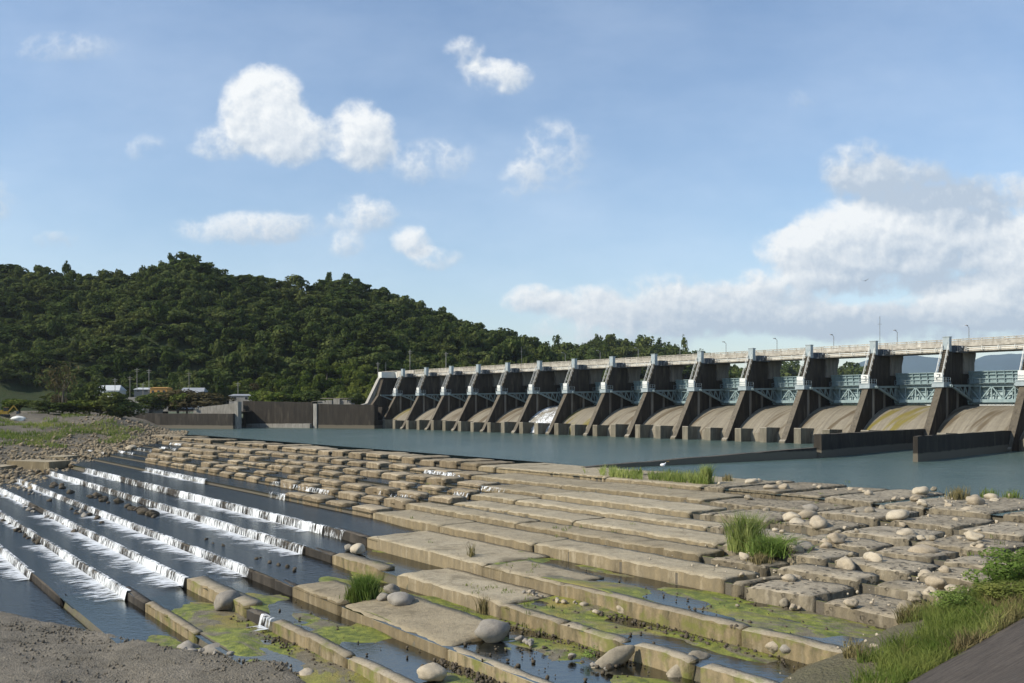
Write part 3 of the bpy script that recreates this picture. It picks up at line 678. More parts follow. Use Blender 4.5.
# ------------------------------------------------------------------ stepped weir: floor sheets
def floor_row(i):
    name, p0, z = ROWS[i]; p1 = ROWS[i-1][1]; sub = .55 if name in 'GFEDCBA' else 0.
    p0 = p0+(.42 if name in 'GFEDCBA' else .16)
    a = np.concatenate([np.linspace(p0, p1, max(3, int((p1-p0)/.6)))]); b_ = np.concatenate([np.arange(SR-6, 90, .6), np.arange(90, 340, 1.2)])
    a[0] += .31
    A, B = np.meshgrid(a, b_, indexing='ij')
    if sub == 0: sub = np.interp(B.ravel(), [66, 84], [.21, .34])
    X, Y = XY(A.ravel(), B.ravel()); Z = z-sub+(fbm(A.ravel()*.55, B.ravel()*.22, 4)-.5)*.42
    if name in 'HILJMN':
        Z = Z + np.clip((fbm(A.ravel()*.3+40, B.ravel()*.13+7, 3)-.44), 0, .30)*np.interp(B.ravel(), [62, 80], [.6, .25])
    V = np.stack([X, Y, Z], 1)
    # riser skirt down the front
    X0, Y0 = XY(np.full(len(b_), p0), b_); zn = (ROWS[i+1][2] if i+1 < len(ROWS) else z-1)-.8
    rows_ = [np.stack([X0, Y0, np.full(len(b_), zn)], 1)]
    if name in 'GFEDCBA':
        rows_.append(np.stack([X0, Y0, z-.235+(fbm(b_*.4, b_*0+p0, 3)-.5)*.06], 1)); X1, Y1 = XY(np.full(len(b_), p0+.3), b_); rows_.append(np.stack([X1, Y1, np.full(len(b_), z-.26)], 1))
    V = np.concatenate(rows_+[V])
    return V, gridfaces(len(a)+len(rows_), len(b_))[:, ::-1]
for i in range(1, len(ROWS)):
    if ROWS[i][0] == 'end': continue
    V, Fc = floor_row(i); struct(npmesh('weir_floor', V, Fc, M['floor']))
# downstream river bed and water
watersheet('river_water', -60, 15.6, 20, 400, -7.62, M['stream'], 6, 6)
a = np.arange(-60, 16, 1.0); b_ = np.arange(20, 400, 2.0); A, B = np.meshgrid(a, b_, indexing='ij'); X, Y = XY(A.ravel(), B.ravel())
struct(npmesh('river_bed', np.stack([X, Y, -8.1+(fbm(A.ravel()*.2, B.ravel()*.2)-.5)*.7], 1), gridfaces(len(a), len(b_))[:, ::-1], M['floor']))
def slab_mesh(s0, s1, p0, p1, z1, z0, jit=.05, tilt=0, res=.55, edge=.07, lift=None):
    nx = max(3, min(90, int((s1-s0)/res)+1)); ny = max(3, int((p1-p0)/.6)+1)
    cx, cy = XY((p0+p1)/2, (s0+s1)/2)
    S = np.linspace(s0, s1, nx); P_ = np.linspace(p0, p1, ny); A, B = np.meshgrid(P_, S, indexing='ij')
    A = A.copy(); B = B.copy()
    Z = z1+(fbm(A*.7+z1, B*.5)-.5)*jit*3+(rng.random(A.shape)-.5)*jit*.6+tilt*((B-s0)/(s1-s0)-.5)
    if lift is not None: Z = Z+lift*((A-p0)/(p1-p0))
    e = np.zeros_like(Z); 
    A[0, :] += (fbm(B[0]*.8+p0, B[0]*0+z1, 4)-.35)*edge*1.6+np.where(rng.random(nx) > .93, rng.random(nx)*edge*3, 0)+rng.random(nx)*edge*.4; A[-1, :] -= rng.random(nx)*edge
    B[:, 0] += rng.random(ny)*edge*1.5; B[:, -1] -= rng.random(ny)*edge*1.5
    Z[0, :] -= .05+rng.random(nx)*edge*.7; Z[:, 0] -= .04+rng.random(ny)*edge*.5; Z[:, -1] -= .04+rng.random(ny)*edge*.5
    X, Y = XY(A.ravel(), B.ravel()); V = np.stack([X-cx, Y-cy, Z.ravel()-z1], 1)
    F1 = gridfaces(ny, nx)[:, ::-1]
    idx = np.arange(ny*nx).reshape(ny, nx)
    loop = np.concatenate([idx[0, :], idx[1:, -1], idx[-1, -2::-1], idx[-2:0:-1, 0]])
    Vb = V[loop].copy(); Vb[:, 2] = z0-z1; o = len(V); nl = len(loop); j = np.arange(nl); j2 = (j+1) % nl
    F2 = np.stack([loop[j], o+j, o+j2, loop[j2]], 1)
    return np.concatenate([V, Vb]), np.concatenate([F1, F2[:, ::-1]]), (cx, cy, z1)
NB = [0]
_o = 'first second third fourth fifth sixth seventh eighth ninth tenth eleventh twelfth thirteenth fourteenth fifteenth sixteenth seventeenth eighteenth nineteenth twentieth'.split()
def onum(i):
    if i < 20: return _o[i]
    t_ = {2: 'twenty', 3: 'thirty', 4: 'forty'}[(i+1)//10]; r_ = (i+1) % 10
    return {20: 'twentieth', 30: 'thirtieth', 40: 'fortieth'}.get(i+1, t_+'-'+_o[r_-1])
def slab(name, s0, s1, p0, p1, z1, z0, m, label, cat, group=None, **kw):
    V, Fc, c = slab_mesh(s0, s1, p0, p1, z1, z0, **kw)
    o = npmesh(name, V, Fc, m); o.location = c
    me = o.data; bm = bmesh.new(); bm.from_mesh(me); bmesh.ops.recalc_face_normals(bm, faces=bm.faces); bm.to_mesh(me); bm.free()
    tag(o, label, cat, group); NB[0] += 1; return o
def fallsheet(row, x0, x1, strong=True, width=None):
    p = PR[row]; z = ZR[row]; i = RI[row]; zn = ROWS[i+1][2]
    sa, sb = xs(p, x1), xs(p, x0); sa = max(sa, SR+1); n = max(4, int((sb-sa)/.35)); S = np.linspace(sa, sb, n)
    off = [(.25, .05), (-.03, .045), (-.10, -.04), (-.15, -.25), (-.2, (zn-z)*.7), (-.26, (zn-z)-.08)]
    V = []
    jz = (fbm(S*.8, S*0+p)-.5)*.05; jp = (fbm(S*1.7, S*0+p+3)-.5)*.12
    for (dp, dzz) in off:
        X, Y = XY(p+dp+jp*(dp < 0), S); V.append(np.stack([X, Y, z+dzz+jz+(rng.random(n)-.5)*.03], 1))
    struct(npmesh('waterfall', np.concatenate(V), gridfaces(len(off), n), M['fall' if strong else 'fall_weak'], smooth=True))
    if strong:
        wd = (width or 2.4)*1.1; a = np.linspace(0, 1, 6); A, B = np.meshgrid(a, S[::3], indexing='ij'); X, Y = XY(p-.25-A.ravel()*wd, B.ravel())
        uvs = np.stack([B.ravel(), A.ravel()], 1)
        struct(npmesh('splash_foam', np.stack([X, Y, np.full(len(X), zn+.075)], 1), gridfaces(6, A.shape[1]), M['splash'], uv=uvs))
def watrow(row, x0, x1, m='stream', dz=.05, p_in=0.0):
    p = PR[row]; i = RI[row]; sa = xs(p, x1) if x1 < 5000 else SR; sb = xs(p, x0); sb = min(sb, float(SL(p))+4); sa = max(sa, SR-2)
    if sb > sa:
        ramp = m == 'stream' and row in 'HILJMN'
        if ramp: sa = max(sa-5, SR-2)
        o = watersheet('weir_water', p+p_in, ROWS[i-1][1]-.02, sa, sb, ZR[row]+dz, M[m], 2.5, 2.0)
        if ramp:
            for v in o.data.vertices:
                p_, s_ = PS(v.co.x, v.co.y); f_ = min(1, max(0, (sa+11-s_+(p_-p)*.6)/11)); v.co.z -= .27*f_*f_*(3-2*f_)
# --- upper rows: blocks with gaps, long slabs, rough pitted blocks, thin water at the far side
place = {'G': 'nearest the pool', 'F': 'second from the pool', 'E': 'third from the pool', 'D': 'fourth from the pool', 'C': 'fifth from the pool', 'B': 'sixth from the pool', 'A': 'seventh from the pool'}
XL = {'G': (150, 478, 700), 'F': (165, 470, 700), 'E': (185, 480, 690), 'D': (150, 470, 705), 'C': (150, 450, 715), 'B': (150, 405, 700), 'A': (262, 372, 722)}
for row in 'GFEDCBA':
    i = RI[row]; p0 = PR[row]; p1 = ROWS[i-1][1]-.03; z = ZR[row]; xl, xm, xr = XL[row]
    if row == 'G': p1 = 94
    zlow = ROWS[i+1][2]-.9
    s_r, s_m, s_l = xs(p0, xr), xs(p0, xm), xs(p0, xl)
    ni = 0
    s = SR-2.5+random.uniform(0, 3)
    while s < s_r:
        L = random.uniform(4.8, 7.2); e = min(s+L, s_r)
        if e-s > 1.5:
            slab('concrete_block', s, e-random.uniform(.35, .95), p0+random.uniform(-.35, .3), p1-random.uniform(.1, .8), z+random.uniform(-.14, .14), zlow, M['pitted'],
                 f'pitted grey block, {onum(ni)} from the grass slope in the row {place[row]}', 'concrete block', f'pitted blocks on the right, row {place[row]}', jit=.06, tilt=random.uniform(-.1, .1), edge=.14); ni += 1
        s = e
    # long slabs
    s = s_r; ni = 0
    while s < s_m-1:
        L = random.uniform(13, 28); e = min(s+L, s_m)
        if s_m-e < 4: e = s_m
        slab('concrete_slab', s+.03, e-.03, p0+random.uniform(-.2, .25), p1-(random.uniform(0, 3.0 if row == 'G' else .9) if random.random() < .6 else 0), z+random.uniform(-.07, .05), zlow, M['slab'],
             f'long tan slab, {onum(ni)} from the right in the step {place[row]}', 'concrete slab', f'long slabs, step {place[row]}', jit=.05, tilt=random.uniform(-.08, .08), res=.4, edge=.17); ni += 1
        s = e
    # gapped blocks
    s = s_m+.4; ni = 0
    while s < min(s_l, SL(p0)):
        L = random.uniform(4.2, 5.6) if s < 170 else random.uniform(6, 8)
        if random.random() > .07:
            slab('small_block', s, s+L, p0+random.uniform(-.25, .3), min(p1, p0+(p1-p0)*random.uniform(.38, .62)), z+random.uniform(.10, .42), zlow, M['teeth'],
                 f'small tan block, {onum(ni)} from the right in the gapped row {place[row]}', 'concrete block', f'gapped blocks, row {place[row]}', jit=.05, tilt=random.uniform(-.12, .12), res=.6, edge=.26); ni += 1
        s += L+random.uniform(1.0, 2.6)
    watrow(row, -160, xm, 'stream', -.22)
# foam and little falls between the gapped blocks
for row, x0, x1 in (('A', 146, 206), ('A', 268, 286), ('B', 272, 300), ('B', 300, 330), ('C', 380, 412), ('F', 425, 462), ('E', 478, 505), ('D', 455, 470), ('A', 60, 75), ('B', 85, 92), ('C', 118, 134), ('D', 138, 152), ('E', 160, 176), ('F', 170, 182), ('B', 100, 104), ('C', 82, 90)):
    fallsheet(row, x0, x1, row == 'A' and x1 < 210, 1.4)
# --- lower rows
def sillwall(row, x0, x1, lab, w=.7, z=0, m='sill', zl=1.0, **kw):
    p = PR[row]; i = RI[row]
    return slab('sill_wall', max(xs(p, x1), SR-3), xs(p, x0), p-.05, p+w, ZR[row]+z, ROWS[i+1][2]-zl, M[m], lab, 'sill wall', 'low sill walls of the lower steps', edge=.10, **kw)
def bigslab(row, x0, x1, lab, p_in=0, p_out=0, z=0, m='slab', **kw):
    p = PR[row]; i = RI[row]; s1 = xs(p, x0); s0 = max(xs(p, x1), SR-3)
    return slab('concrete_slab', s0, s1, p+p_in, ROWS[i-1][1]-.03-p_out, ZR[row]+z, ROWS[i+1][2]-1.2, M[m], lab, 'concrete slab', 'large slabs of the lower steps', jit=.05, res=.6, edge=.12, **kw)
# H
watrow('H', -160, 352, 'stream', .04); watrow('H', 480, 9999, 'shallow', -.19)
fallsheet('H', 86, 118, True, 1.4); fallsheet('H', 118, 186, False); fallsheet('H', 186, 312, True, 2.6); fallsheet('H', 312, 345, False)
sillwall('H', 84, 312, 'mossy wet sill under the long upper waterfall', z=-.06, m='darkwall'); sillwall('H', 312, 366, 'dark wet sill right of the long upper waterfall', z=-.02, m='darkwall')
bigslab('H', 366, 482, 'long tan slab whose left end meets green moss', z=.02); bigslab('H', 482, 560, 'tan slab with puddles left of the mossy water', z=-.04, p_out=2.6)
sillwall('H', 560, 742, 'long moss-streaked sill below the widest dry slab', 1.0); sillwall('H', 742, 866, 'yellowish sill wall ending at the right bank', 1.0)
# I
watrow('I', -160, 330, 'stream', .04); watrow('I', 330, 400, 'shallow', -.19); watrow('I', 500, 9999, 'shallow', -.19)
fallsheet('I', 50, 82, True, 1.6); fallsheet('I', 82, 155, False); fallsheet('I', 155, 304, True, 3.2)
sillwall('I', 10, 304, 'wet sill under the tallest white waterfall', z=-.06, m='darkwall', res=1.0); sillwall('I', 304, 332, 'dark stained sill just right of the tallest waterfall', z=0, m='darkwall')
sillwall('I', 332, 380, 'thick tan wall block left of the leafy weed', 1.5, z=.06); bigslab('I', 396, 500, 'big tan slab above the grey boulder', z=.02)
sillwall('I', 500, 560, 'tan sill wall beside the big grey boulder', .9); sillwall('I', 560, 622, 'ochre streaked sill wall left of the leaning rock', .9, z=-.04)
sillwall('I', 632, 690, 'short mossy sill wall between two leaning rocks', .9, z=.02); sillwall('I', 700, 840, 'low dark sill at the bottom right', .9, z=-.05)
# L
watrow('L', -160, 290, 'stream', .04); watrow('L', 440, 9999, 'shallow', -.19); watrow('L', 290, 440, 'shallow', -.19)
fallsheet('L', 14, 55, True, 1.2); fallsheet('L', 55, 100, False); fallsheet('L', 100, 250, True, 3.0)
sillwall('L', 0, 252, 'rock-strewn wet sill of the second waterfall from the top', z=-.06, m='darkwall', res=1.0); sillwall('L', 252, 292, 'dark sill left of the rounded slab', m='darkwall', z=-.05)
bigslab('L', 292, 338, 'worn rounded slab in the mossy water', z=.05, p_out=3.2); bigslab('L', 340, 446, 'broad tilted slab below the leafy weed', z=-.12, p_out=2.0, lift=.45)
sillwall('L', 446, 620, 'low mossy sill at the bottom centre', .8, z=-.12)
# J
watrow('J', -160, 9999, 'shallow', -.19); watrow('J', -160, 196, 'stream', .04)
fallsheet('J', -40, 25, False); fallsheet('J', 0, 30, True, 1.5); fallsheet('J', 45, 186, True, 3.4); fallsheet('J', 262, 272, True, 1.6)
sillwall('J', -60, 186, 'wet sill of the waterfall with a bright splash', z=-.06, m='darkwall', res=1.0)
sillwall('J', 187, 244, 'thick tan sill block with a rock at its right end', 1.5, z=.12); sillwall('J', 246, 262, 'short dark piece of wet sill', z=-.1, m='darkwall')
sillwall('J', 272, 345, 'tan broken sill above the gravel, its left half', .8, z=.0); sillwall('J', 347, 420, 'tan broken sill above the gravel, its right half', .8, z=-.06)
# M
watrow('M', -160, 9999, 'shallow', -.19); watrow('M', -160, 130, 'stream', .04)
fallsheet('M', -60, 20, True, 1.2); fallsheet('M', 20, 44, False); fallsheet('M', 44, 128, True, 3.0)
sillwall('M', -100, 144, 'wet sill of the lowest long waterfall', z=-.06, m='darkwall', res=1.0); sillwall('M', 145, 194, 'tan dry sill ending at the gravel', .7)
# N
watrow('N', -160, 60, 'stream', .04); watrow('N', 60, 9999, 'shallow', -.06)
fallsheet('N', -120, 32, True, 3.0); sillwall('N', -120, 60, 'wet sill of the waterfall at the left edge', z=-.06, m='darkwall', res=1.0)
# ------------------------------------------------------------------ gravel bar at the near left
a = np.arange(-45, 33, .5); b_ = np.arange(18, 130, .5); A, B = np.meshgrid(a, b_, indexing='ij'); Ar, Br = A.ravel(), B.ravel()
edge = np.interp(Br, [20, 46, 52, 60, 73, 80, 87, 95, 110], [13, 21.5, 22.5, 19.3, 15.6, 13.0, 10.5, 4, -12])
d = edge-Ar
Z = -8.3+np.clip(d+1.4, 0, 2.2)/2.2*.95+np.clip(d-.6, 0, 14)*.075+(fbm(Ar*.3, Br*.3)-.5)*.7+(fbm(Ar*1.4, Br*1.4)-.5)*.25
Z = Z + np.interp(Ar, [14, 26], [0, 1.9])*np.clip(d+1.4, 0, 1.6)/1.6
X, Y = XY(Ar, Br); fc = gridfaces(len(a), len(b_))[:, ::-1]; ok = (d.ravel()[fc].min(1) > -1.5)
struct(npmesh('gravel_bar', np.stack([X, Y, Z], 1), fc[ok], M['gravel'], smooth=True))
def bar_z(X, Y):
    p, s = PS(X, Y); e = float(np.interp(s, [20, 46, 52, 60, 73, 80, 87, 95, 110], [13, 21.5, 22.5, 19.3, 15.6, 13.0, 10.5, 4, -12])); d = e-p
    z = -8.3+min(max(d+1.4, 0), 2.2)/2.2*.95+min(max(d-.6, 0), 14)*.075
    return z+float(np.interp(p, [14, 26], [0, 1.9]))*min(max(d+1.4, 0), 1.6)/1.6
# ------------------------------------------------------------------ right bank: grassy strip and paved slope
def zedge(p): return np.interp(p, [-40, 30, 36.9, 46.5, 75, 140, 300], [-6.5, -3.2, -2.4, -1.3, 1.6, 2.2, 2.2])
def bank_z(p, s):
    q = np.clip((SR-s)/(SR-20.), 0, 1); zt = np.minimum(zlin(p)+.05, zedge(p)-.6)
    return zt+(zedge(p)-zt)*q**.8+(fbm(p*.5, s*.5)-.5)*.5*np.clip((s-20)/2, 0, 1)
a = np.arange(-30, 130, .6); b_ = np.arange(20, 29.5, .5); A, B = np.meshgrid(a, b_, indexing='ij'); X, Y = XY(A.ravel(), B.ravel())
Zb = bank_z(A.ravel(), B.ravel()); Zb = np.where(B.ravel() > SR, Zb-(B.ravel()-SR)*.5, Zb)
struct(npmesh('grassy_bank', np.stack([X, Y, Zb], 1), gridfaces(len(a), len(b_))[:, ::-1], M['earth'], smooth=True))
a = np.arange(-60, 200, 1.0); V = []
for (s, f) in ((20.3, -.02), (20.0, .03), (14, 1/3), (8, 2/3), (2, 1), (-60, 1)):
    X, Y = XY(a, np.full(len(a), s)); V.append(np.stack([X, Y, zedge(a)+(7.7-zedge(a))*f+.04], 1))
struct(npmesh('embankment', np.concatenate(V), gridfaces(6, len(a)), M['paved']))
# ------------------------------------------------------------------ boulders
def rock_mesh(seed, m, sub=3, sq=(1,1,1), ang=.22):
    bm = bmesh.new(); bmesh.ops.create_icosphere(bm, subdivisions=sub, radius=.5); r = random.Random(seed); off = Vector((r.random()*50, r.random()*50, r.random()*50))
    for v in bm.verts:
        n = mnoise.noise(v.co*2.2+off)*ang+mnoise.noise(v.co*5+off)*ang*.35
        v.co = v.co*(1+n*1.3); v.co.x *= sq[0]; v.co.y *= sq[1]; v.co.z *= sq[2]
    me = bpy.data.meshes.new('boulder'); bm.to_mesh(me); bm.free(); me.materials.append(m)
    me.polygons.foreach_set('use_smooth', [True]*len(me.polygons)); return me
RM = {k: [rock_mesh(j*7+i, M[k], 3, (1.15, .85+.1*(j % 3), .72+.06*j), .22+.05*j) for j in range(5)] for i, k in enumerate(('boulder', 'greyrock', 'wetrock', 'tanrock'))}
def boulder(X, Y, z, size, kind, label, group=None, flat=1., tilt=0, sq=None, key=False):
    o = link('boulder', random.choice(RM[kind][:2] if key else RM[kind])); s = size
    o.scale = (s*random.uniform(.9, 1.2), s*random.uniform(.85, 1.1), s*flat*random.uniform(.85, 1.1))
    if sq: o.scale = sq
    o.location = (X, Y, z+o.scale[2]*.19); o.rotation_euler = (random.uniform(-.3, .3)+tilt, random.uniform(-.3, .3), random.uniform(0, 6.28)); tag(o, label, 'boulder', group); return o
KEY = [ # x, y(base), width px, kind, label
 (492,640,30,'greyrock','large round grey boulder against the tan sill wall in the bottom centre'),
 (400,607,24,'greyrock','grey boulder beside the leafy weed, the biggest of its cluster'),
 (383,602,14,'greyrock','small grey boulder at the left of the weed cluster'),
 (391,592,12,'greyrock','grey stone behind the biggest boulder by the weed'),
 (305,672,17,'boulder','rounded tan boulder at the edge of the gravel bar'),
 (431,680,22,'boulder','pale flat boulder at the bottom edge, on the mossy stream'),
 (664,617,13,'boulder','pale boulder on the mossy pool floor, right of its two companions'),
 (633,611,10,'boulder','upright pale stone in the mossy pool, middle one of three'),
 (622,612,9,'boulder','flat pale stone in the mossy pool, leftmost of three'),
 (915,630,22,'boulder','tan boulder at the foot of the grass slope'),
 (776,652,14,'boulder','white boulder in front of the mossy sill wall'),
 (791,654,16,'greyrock','grey boulder touching a white one before the mossy sill wall'),
 (878,655,14,'boulder','pale boulder on the concrete strip at the bottom right'),
 (909,540,17,'boulder','rounded pale boulder alone on the pitted slabs'),
 (925,558,20,'boulder','wide pale boulder on the pitted slabs near the grass slope'),
 (873,561,12,'boulder','pale boulder in a slab gap near the right'),
 (795,554,15,'boulder','rounded pale boulder left of the pitted blocks, below the pile'),
 (802,552,18,'greyrock','angular grey slab-like rock tilted among boulders'),
 (799,527,14,'boulder','rounded boulder at the front of the boulder pile'),
 (793,521,12,'boulder','boulder at the left of the boulder pile'),
 (808,519,14,'boulder','upper boulder of the pile by the leafy bush'),
 (820,527,16,'boulder','dark-sided boulder at the right of the boulder pile'),
 (812,512,13,'greyrock','long grey rock behind the boulder pile'),
 (838,543,14,'boulder','boulder right of the tilted grey rock'),
 (828,547,12,'boulder','small boulder next to the tilted grey rock'),
 (790,582,10,'boulder','pale upright stone at a slab corner on the right'),
 (978,505,14,'boulder','tall pale boulder on the block beside the pool at far right'),
 (993,500,11,'boulder','small pale boulder beside the pool, rightmost'),
 (970,516,12,'boulder','tan boulder wedged in the far right gap'),
 (923,495,14,'boulder','round boulder on the pool edge left of the dry tuft'),
 (917,501,10,'boulder','tan boulder just below the pool edge'),
 (859,502,8,'boulder','small white boulder in a gap by the pool edge'),
 (752,484,10,'boulder','white boulder on the pool edge above the leafy bush'),
 (771,490,10,'boulder','pale boulder on the pool edge, right of a white one'),
 (785,490,9,'boulder','flat pale boulder on the pool edge by the blocks'),
 (900,520,18,'boulder','flat pale stone slab lying on the right blocks'),
 (975,540,12,'boulder','pale stone near the gap at the far right'),
 (848,570,16,'boulder','flat pale stone on the second block row from the front'),
 (935,625,10,'boulder','pale stone half hidden in the grass slope edge'),
 (938,588,16,'boulder','pale boulder where the blocks meet the grass slope'),
 (357,553,14,'boulder','pale boulder at the corner of the long slab'),
 (348,550,9,'greyrock','small boulder left of a pale one on the long slab'),
 (226,609,26,'greyrock','flat grey rock at the end of the tan sill block'),
 (205,645,18,'greyrock','rock in the heap at the end of the low sill'),
 (216,655,20,'greyrock','flat pale rock at the front of the heap by the gravel'),
 (188,648,16,'greyrock','long rock at the left of the heap by the gravel'),
 (130,449,7,'boulder','pale boulder on the far left rubble'),
]
for (x, y, w, kd, lb) in KEY:
    X, Y, z = at(x, y)
    if y > 640 and x < 335: z = bar_z(X, Y)
    sz = w*Y/F/1.05
    boulder(X, Y+sz*.3, z+.05*sz, sz*1.2, kd, lb, 'single boulders on the weir', key=sz > 1.1, flat=.9)
# leaning rocks at the bottom
for (x, y, w, h, lb) in ((612,668,48,30,'smooth tan rock leaning on the sill wall at the bottom centre'), (688,676,46,34,'smooth tan rock sloping down at the bottom, right of another')):
    X, Y, z = at(x, y-6); sw = w*Y/F
    o = boulder(X, Y, z-.2, 1, 'tanrock', lb, 'leaning rocks', sq=(sw*1.0, sw*.34, h*Y/F*.85)); o.rotation_euler = (0, -.45, .35)
def scatter(n, fx, kinds, smin, smax, label, group, dz=0):
    for _ in range(n):
        x, y = fx(); X, Y, z = at(x, y); s = smin+(smax-smin)*random.random()**1.8
        lb2 = label
        if 'pitted blocks' in label:
            c_ = 'just right of the leafy bushes' if x < 800 else 'right of the boulder pile' if x < 860 else 'below the end of the divider wall' if x < 930 else 'near the grass slope' if y > 560 else 'toward the right edge'
            lb2 = ('small ' if s < .5 else 'middling ')+'pale boulder '+c_+', '+('in the upper rows' if y < 525 else 'in the middle rows' if y < 570 else 'in the lower rows')
        boulder(X, Y, z+dz, s, random.choice(kinds), lb2, group)
U = random.uniform
scatter(95, lambda: (U(735, 1010), U(490, 612)), ['boulder', 'boulder', 'tanrock'], .2, .95, 'small pale boulder lying among the pitted blocks on the right', 'small boulders on the right blocks', .02)
def pe():
    x = U(715, 1010); return (x, HOR+.0805*(x+170)+U(0, 7))
scatter(14, pe, ['boulder'], .35, .8, 'small pale boulder along the pool edge on the right', 'small boulders by the pool edge')
def seg(x0, x1, m0, off): 
    x = U(x0, x1); return (x, HOR+m0*(x+170)+off+U(-1, 3))
scatter(30, lambda: seg(84, 156, .318, 6), ['wetrock'], .5, 1.3, 'wet brown rock at the foot of the thin upper fall', 'wet rocks at the foot of the thin fall')
scatter(8, lambda: seg(50, 72, .318, 8), ['wetrock'], .5, 1.3, 'wet rock at the foot of the left end of the tallest fall', 'wet rocks left of the tallest fall')
scatter(20, lambda: seg(18, 105, .41, 4), ['wetrock', 'greyrock'], .35, .8, 'wet rock on the second sill near the left', 'wet rocks on the second sill')
scatter(20, lambda: seg(5, 90, .50, 2), ['wetrock', 'greyrock'], .4, .9, 'wet rock on the third sill near the left', 'wet rocks on the third sill')
scatter(12, lambda: seg(0, 40, .655, 1), ['wetrock'], .4, 1.0, 'wet rock on the fourth sill at the left edge', 'wet rocks on the fourth sill')
scatter(12, lambda: seg(200, 300, .32, 14), ['wetrock'], .2, .45, 'dark rock in the foam below the tallest fall', 'dark rocks in the foam')
scatter(14, lambda: seg(515, 610, .335, 2), ['greyrock', 'wetrock'], .2, .5, 'small grey stone along the foot of the ochre sill wall', 'stones under the ochre sill wall')
scatter(14, lambda: seg(520, 600, .262, 3), ['boulder', 'greyrock'], .2, .55, 'small stone on the mossy step below the long slab', 'stones on the mossy step')
scatter(14, lambda: (U(0, 35), U(470, 478)), ['wetrock'], .5, 1.2, 'dark rock below the concrete ledge at the left edge', 'rocks by the left ledge')
# heap by the gravel
for _ in range(26):
    x = U(180, 232); y = U(638, 658); X, Y, z = at(x, y); boulder(X, Y, bar_z(X, Y)+U(-.1, .1), U(.2, .55), 'greyrock', 'small grey stone in the heap at the end of the low sill', 'stones in the heap by the gravel')
for _ in range(34):
    x = U(268, 430); y = HOR+ .5*(x+170)+U(12, 26)
    if y > 685: continue
    Y = 16.2*F/(y-HOR); X = (x-512)/F*Y; z = bar_z(X, Y); boulder(X, Y, z, U(.2, .7), 'greyrock', 'small grey stone on the stony edge of the gravel bar', 'stones on the edge of the gravel bar')
# pebbles and rubble as masses
def stones(name, pts, smin, smax, m, label_kind='stuff'):
    base = bmesh.new(); bmesh.ops.create_icosphere(base, subdivisions=1, radius=.5); bv = np.array([v.co[:] for v in base.verts]); bf = np.array([[v.index for v in f.verts] for f in base.faces]); base.free()
    n = len(pts); pts = np.array(pts); V = np.repeat(bv[None], n, 0)*(1+(rng.random((n, len(bv), 1))-.5)*.5)
    V *= (rng.random((n, 1, 3))*.6+.7)*(smin+(smax-smin)*rng.random((n, 1, 1))**2.2)
    V += pts[:, None, :]; Fa = bf[None]+np.arange(n)[:, None, None]*len(bv)
    return struct(npmesh(name, V.reshape(-1, 3), Fa.reshape(-1, 3), m), 'stuff')
pts = []
while len(pts) < 8000:
    X = U(-235, -85); Y = U(150, 330); p, s = PS(X, Y); dd = s-SL(p)
    if 2 < p < 112 and -22 < dd < 45 and U(0, 1) < (1 if dd < 14 else .35):
        z = float(left_z(np.array(X), np.array(Y))) if dd > -5 else row_at(p)[2]-.25
        pts.append((X, Y, max(z, row_at(p)[2]-.4)))
stones('rubble', pts, .25, 1.25, M['teeth'])
pts = []
for _ in range(5200):
    s = U(30, 110); e = float(np.interp(s, [20, 46, 52, 60, 73, 80, 87, 95, 110], [13, 21.5, 22.5, 19.3, 15.6, 13.0, 10.5, 4, -12])); p = e-abs(rng.normal(0, 5))-.0
    X, Y = XY(p, s); pts.append((X, Y, bar_z(X, Y)+.0))
stones('pebbles', pts, .04, .24, M['gravel'])
pts = []
for _ in range(1300):
    p = U(49, 95) if U(0, 1) < .7 else U(28, 49); s = SR+abs(rng.normal(0, 2.0 if p > 49 else .7))-1.0+ (U(0, 22) if U(0, 1) < .4 and p > 49 else 0)
    X, Y = XY(p, s); pts.append((X, Y, row_at(p)[2]+.05))
stones('loose_stones', pts, .05, .24, M['boulder'])
pts = []
for rw, x0, x1 in (('J', 240, 400), ('L', 446, 620), ('H', 620, 860), ('H', 480, 760), ('I', 500, 640), ('L', 446, 520), ('I', 120, 300)):
    i = RI[rw]
    for _ in range(150):
        p = U(PR[rw]-1.4, PR[rw]-.1) if U(0,1) < .7 else U(PR[rw], ROWS[i-1][1]); sA, sB = xs(PR[rw], x1), xs(PR[rw], x0); X, Y = XY(p, U(sA, sB)); pts.append((X, Y, row_at(p)[2]-.1))
stones('channel_pebbles', pts, .08, .28, M['wetrock'])
# ------------------------------------------------------------------ left edge concrete ledges
for (x0, x1, y, th, lb) in ((-40, 50, 473, 1.7, 'dark-sided concrete ledge at the left edge'), (-30, 72, 459, 1.0, 'flat broken slab above the left ledge'), (18, 60, 464, .9, 'short broken slab on the rubble at the left')):
    X0, Y0, z = at(x0, y); X1, Y1, _ = at(x1, y-5 if y == 473 else y-1); z = -3.3 if y == 473 else -2.4
    Y0 = (CAMZ-z)*F/(y-4-HOR); Y1 = (CAMZ-z)*F/((y-12 if y == 473 else y-3)-HOR)
    X0 = (x0-512)/F*Y0; X1 = (x1-512)/F*Y1
    o = wallbox('concrete_ledge', (X0, Y0), (X1, Y1), 0, 0, 6, M['slab'], -th-1.5); o.location.z = z; tag(o, lb, 'concrete ledge', 'ledges at the left edge')
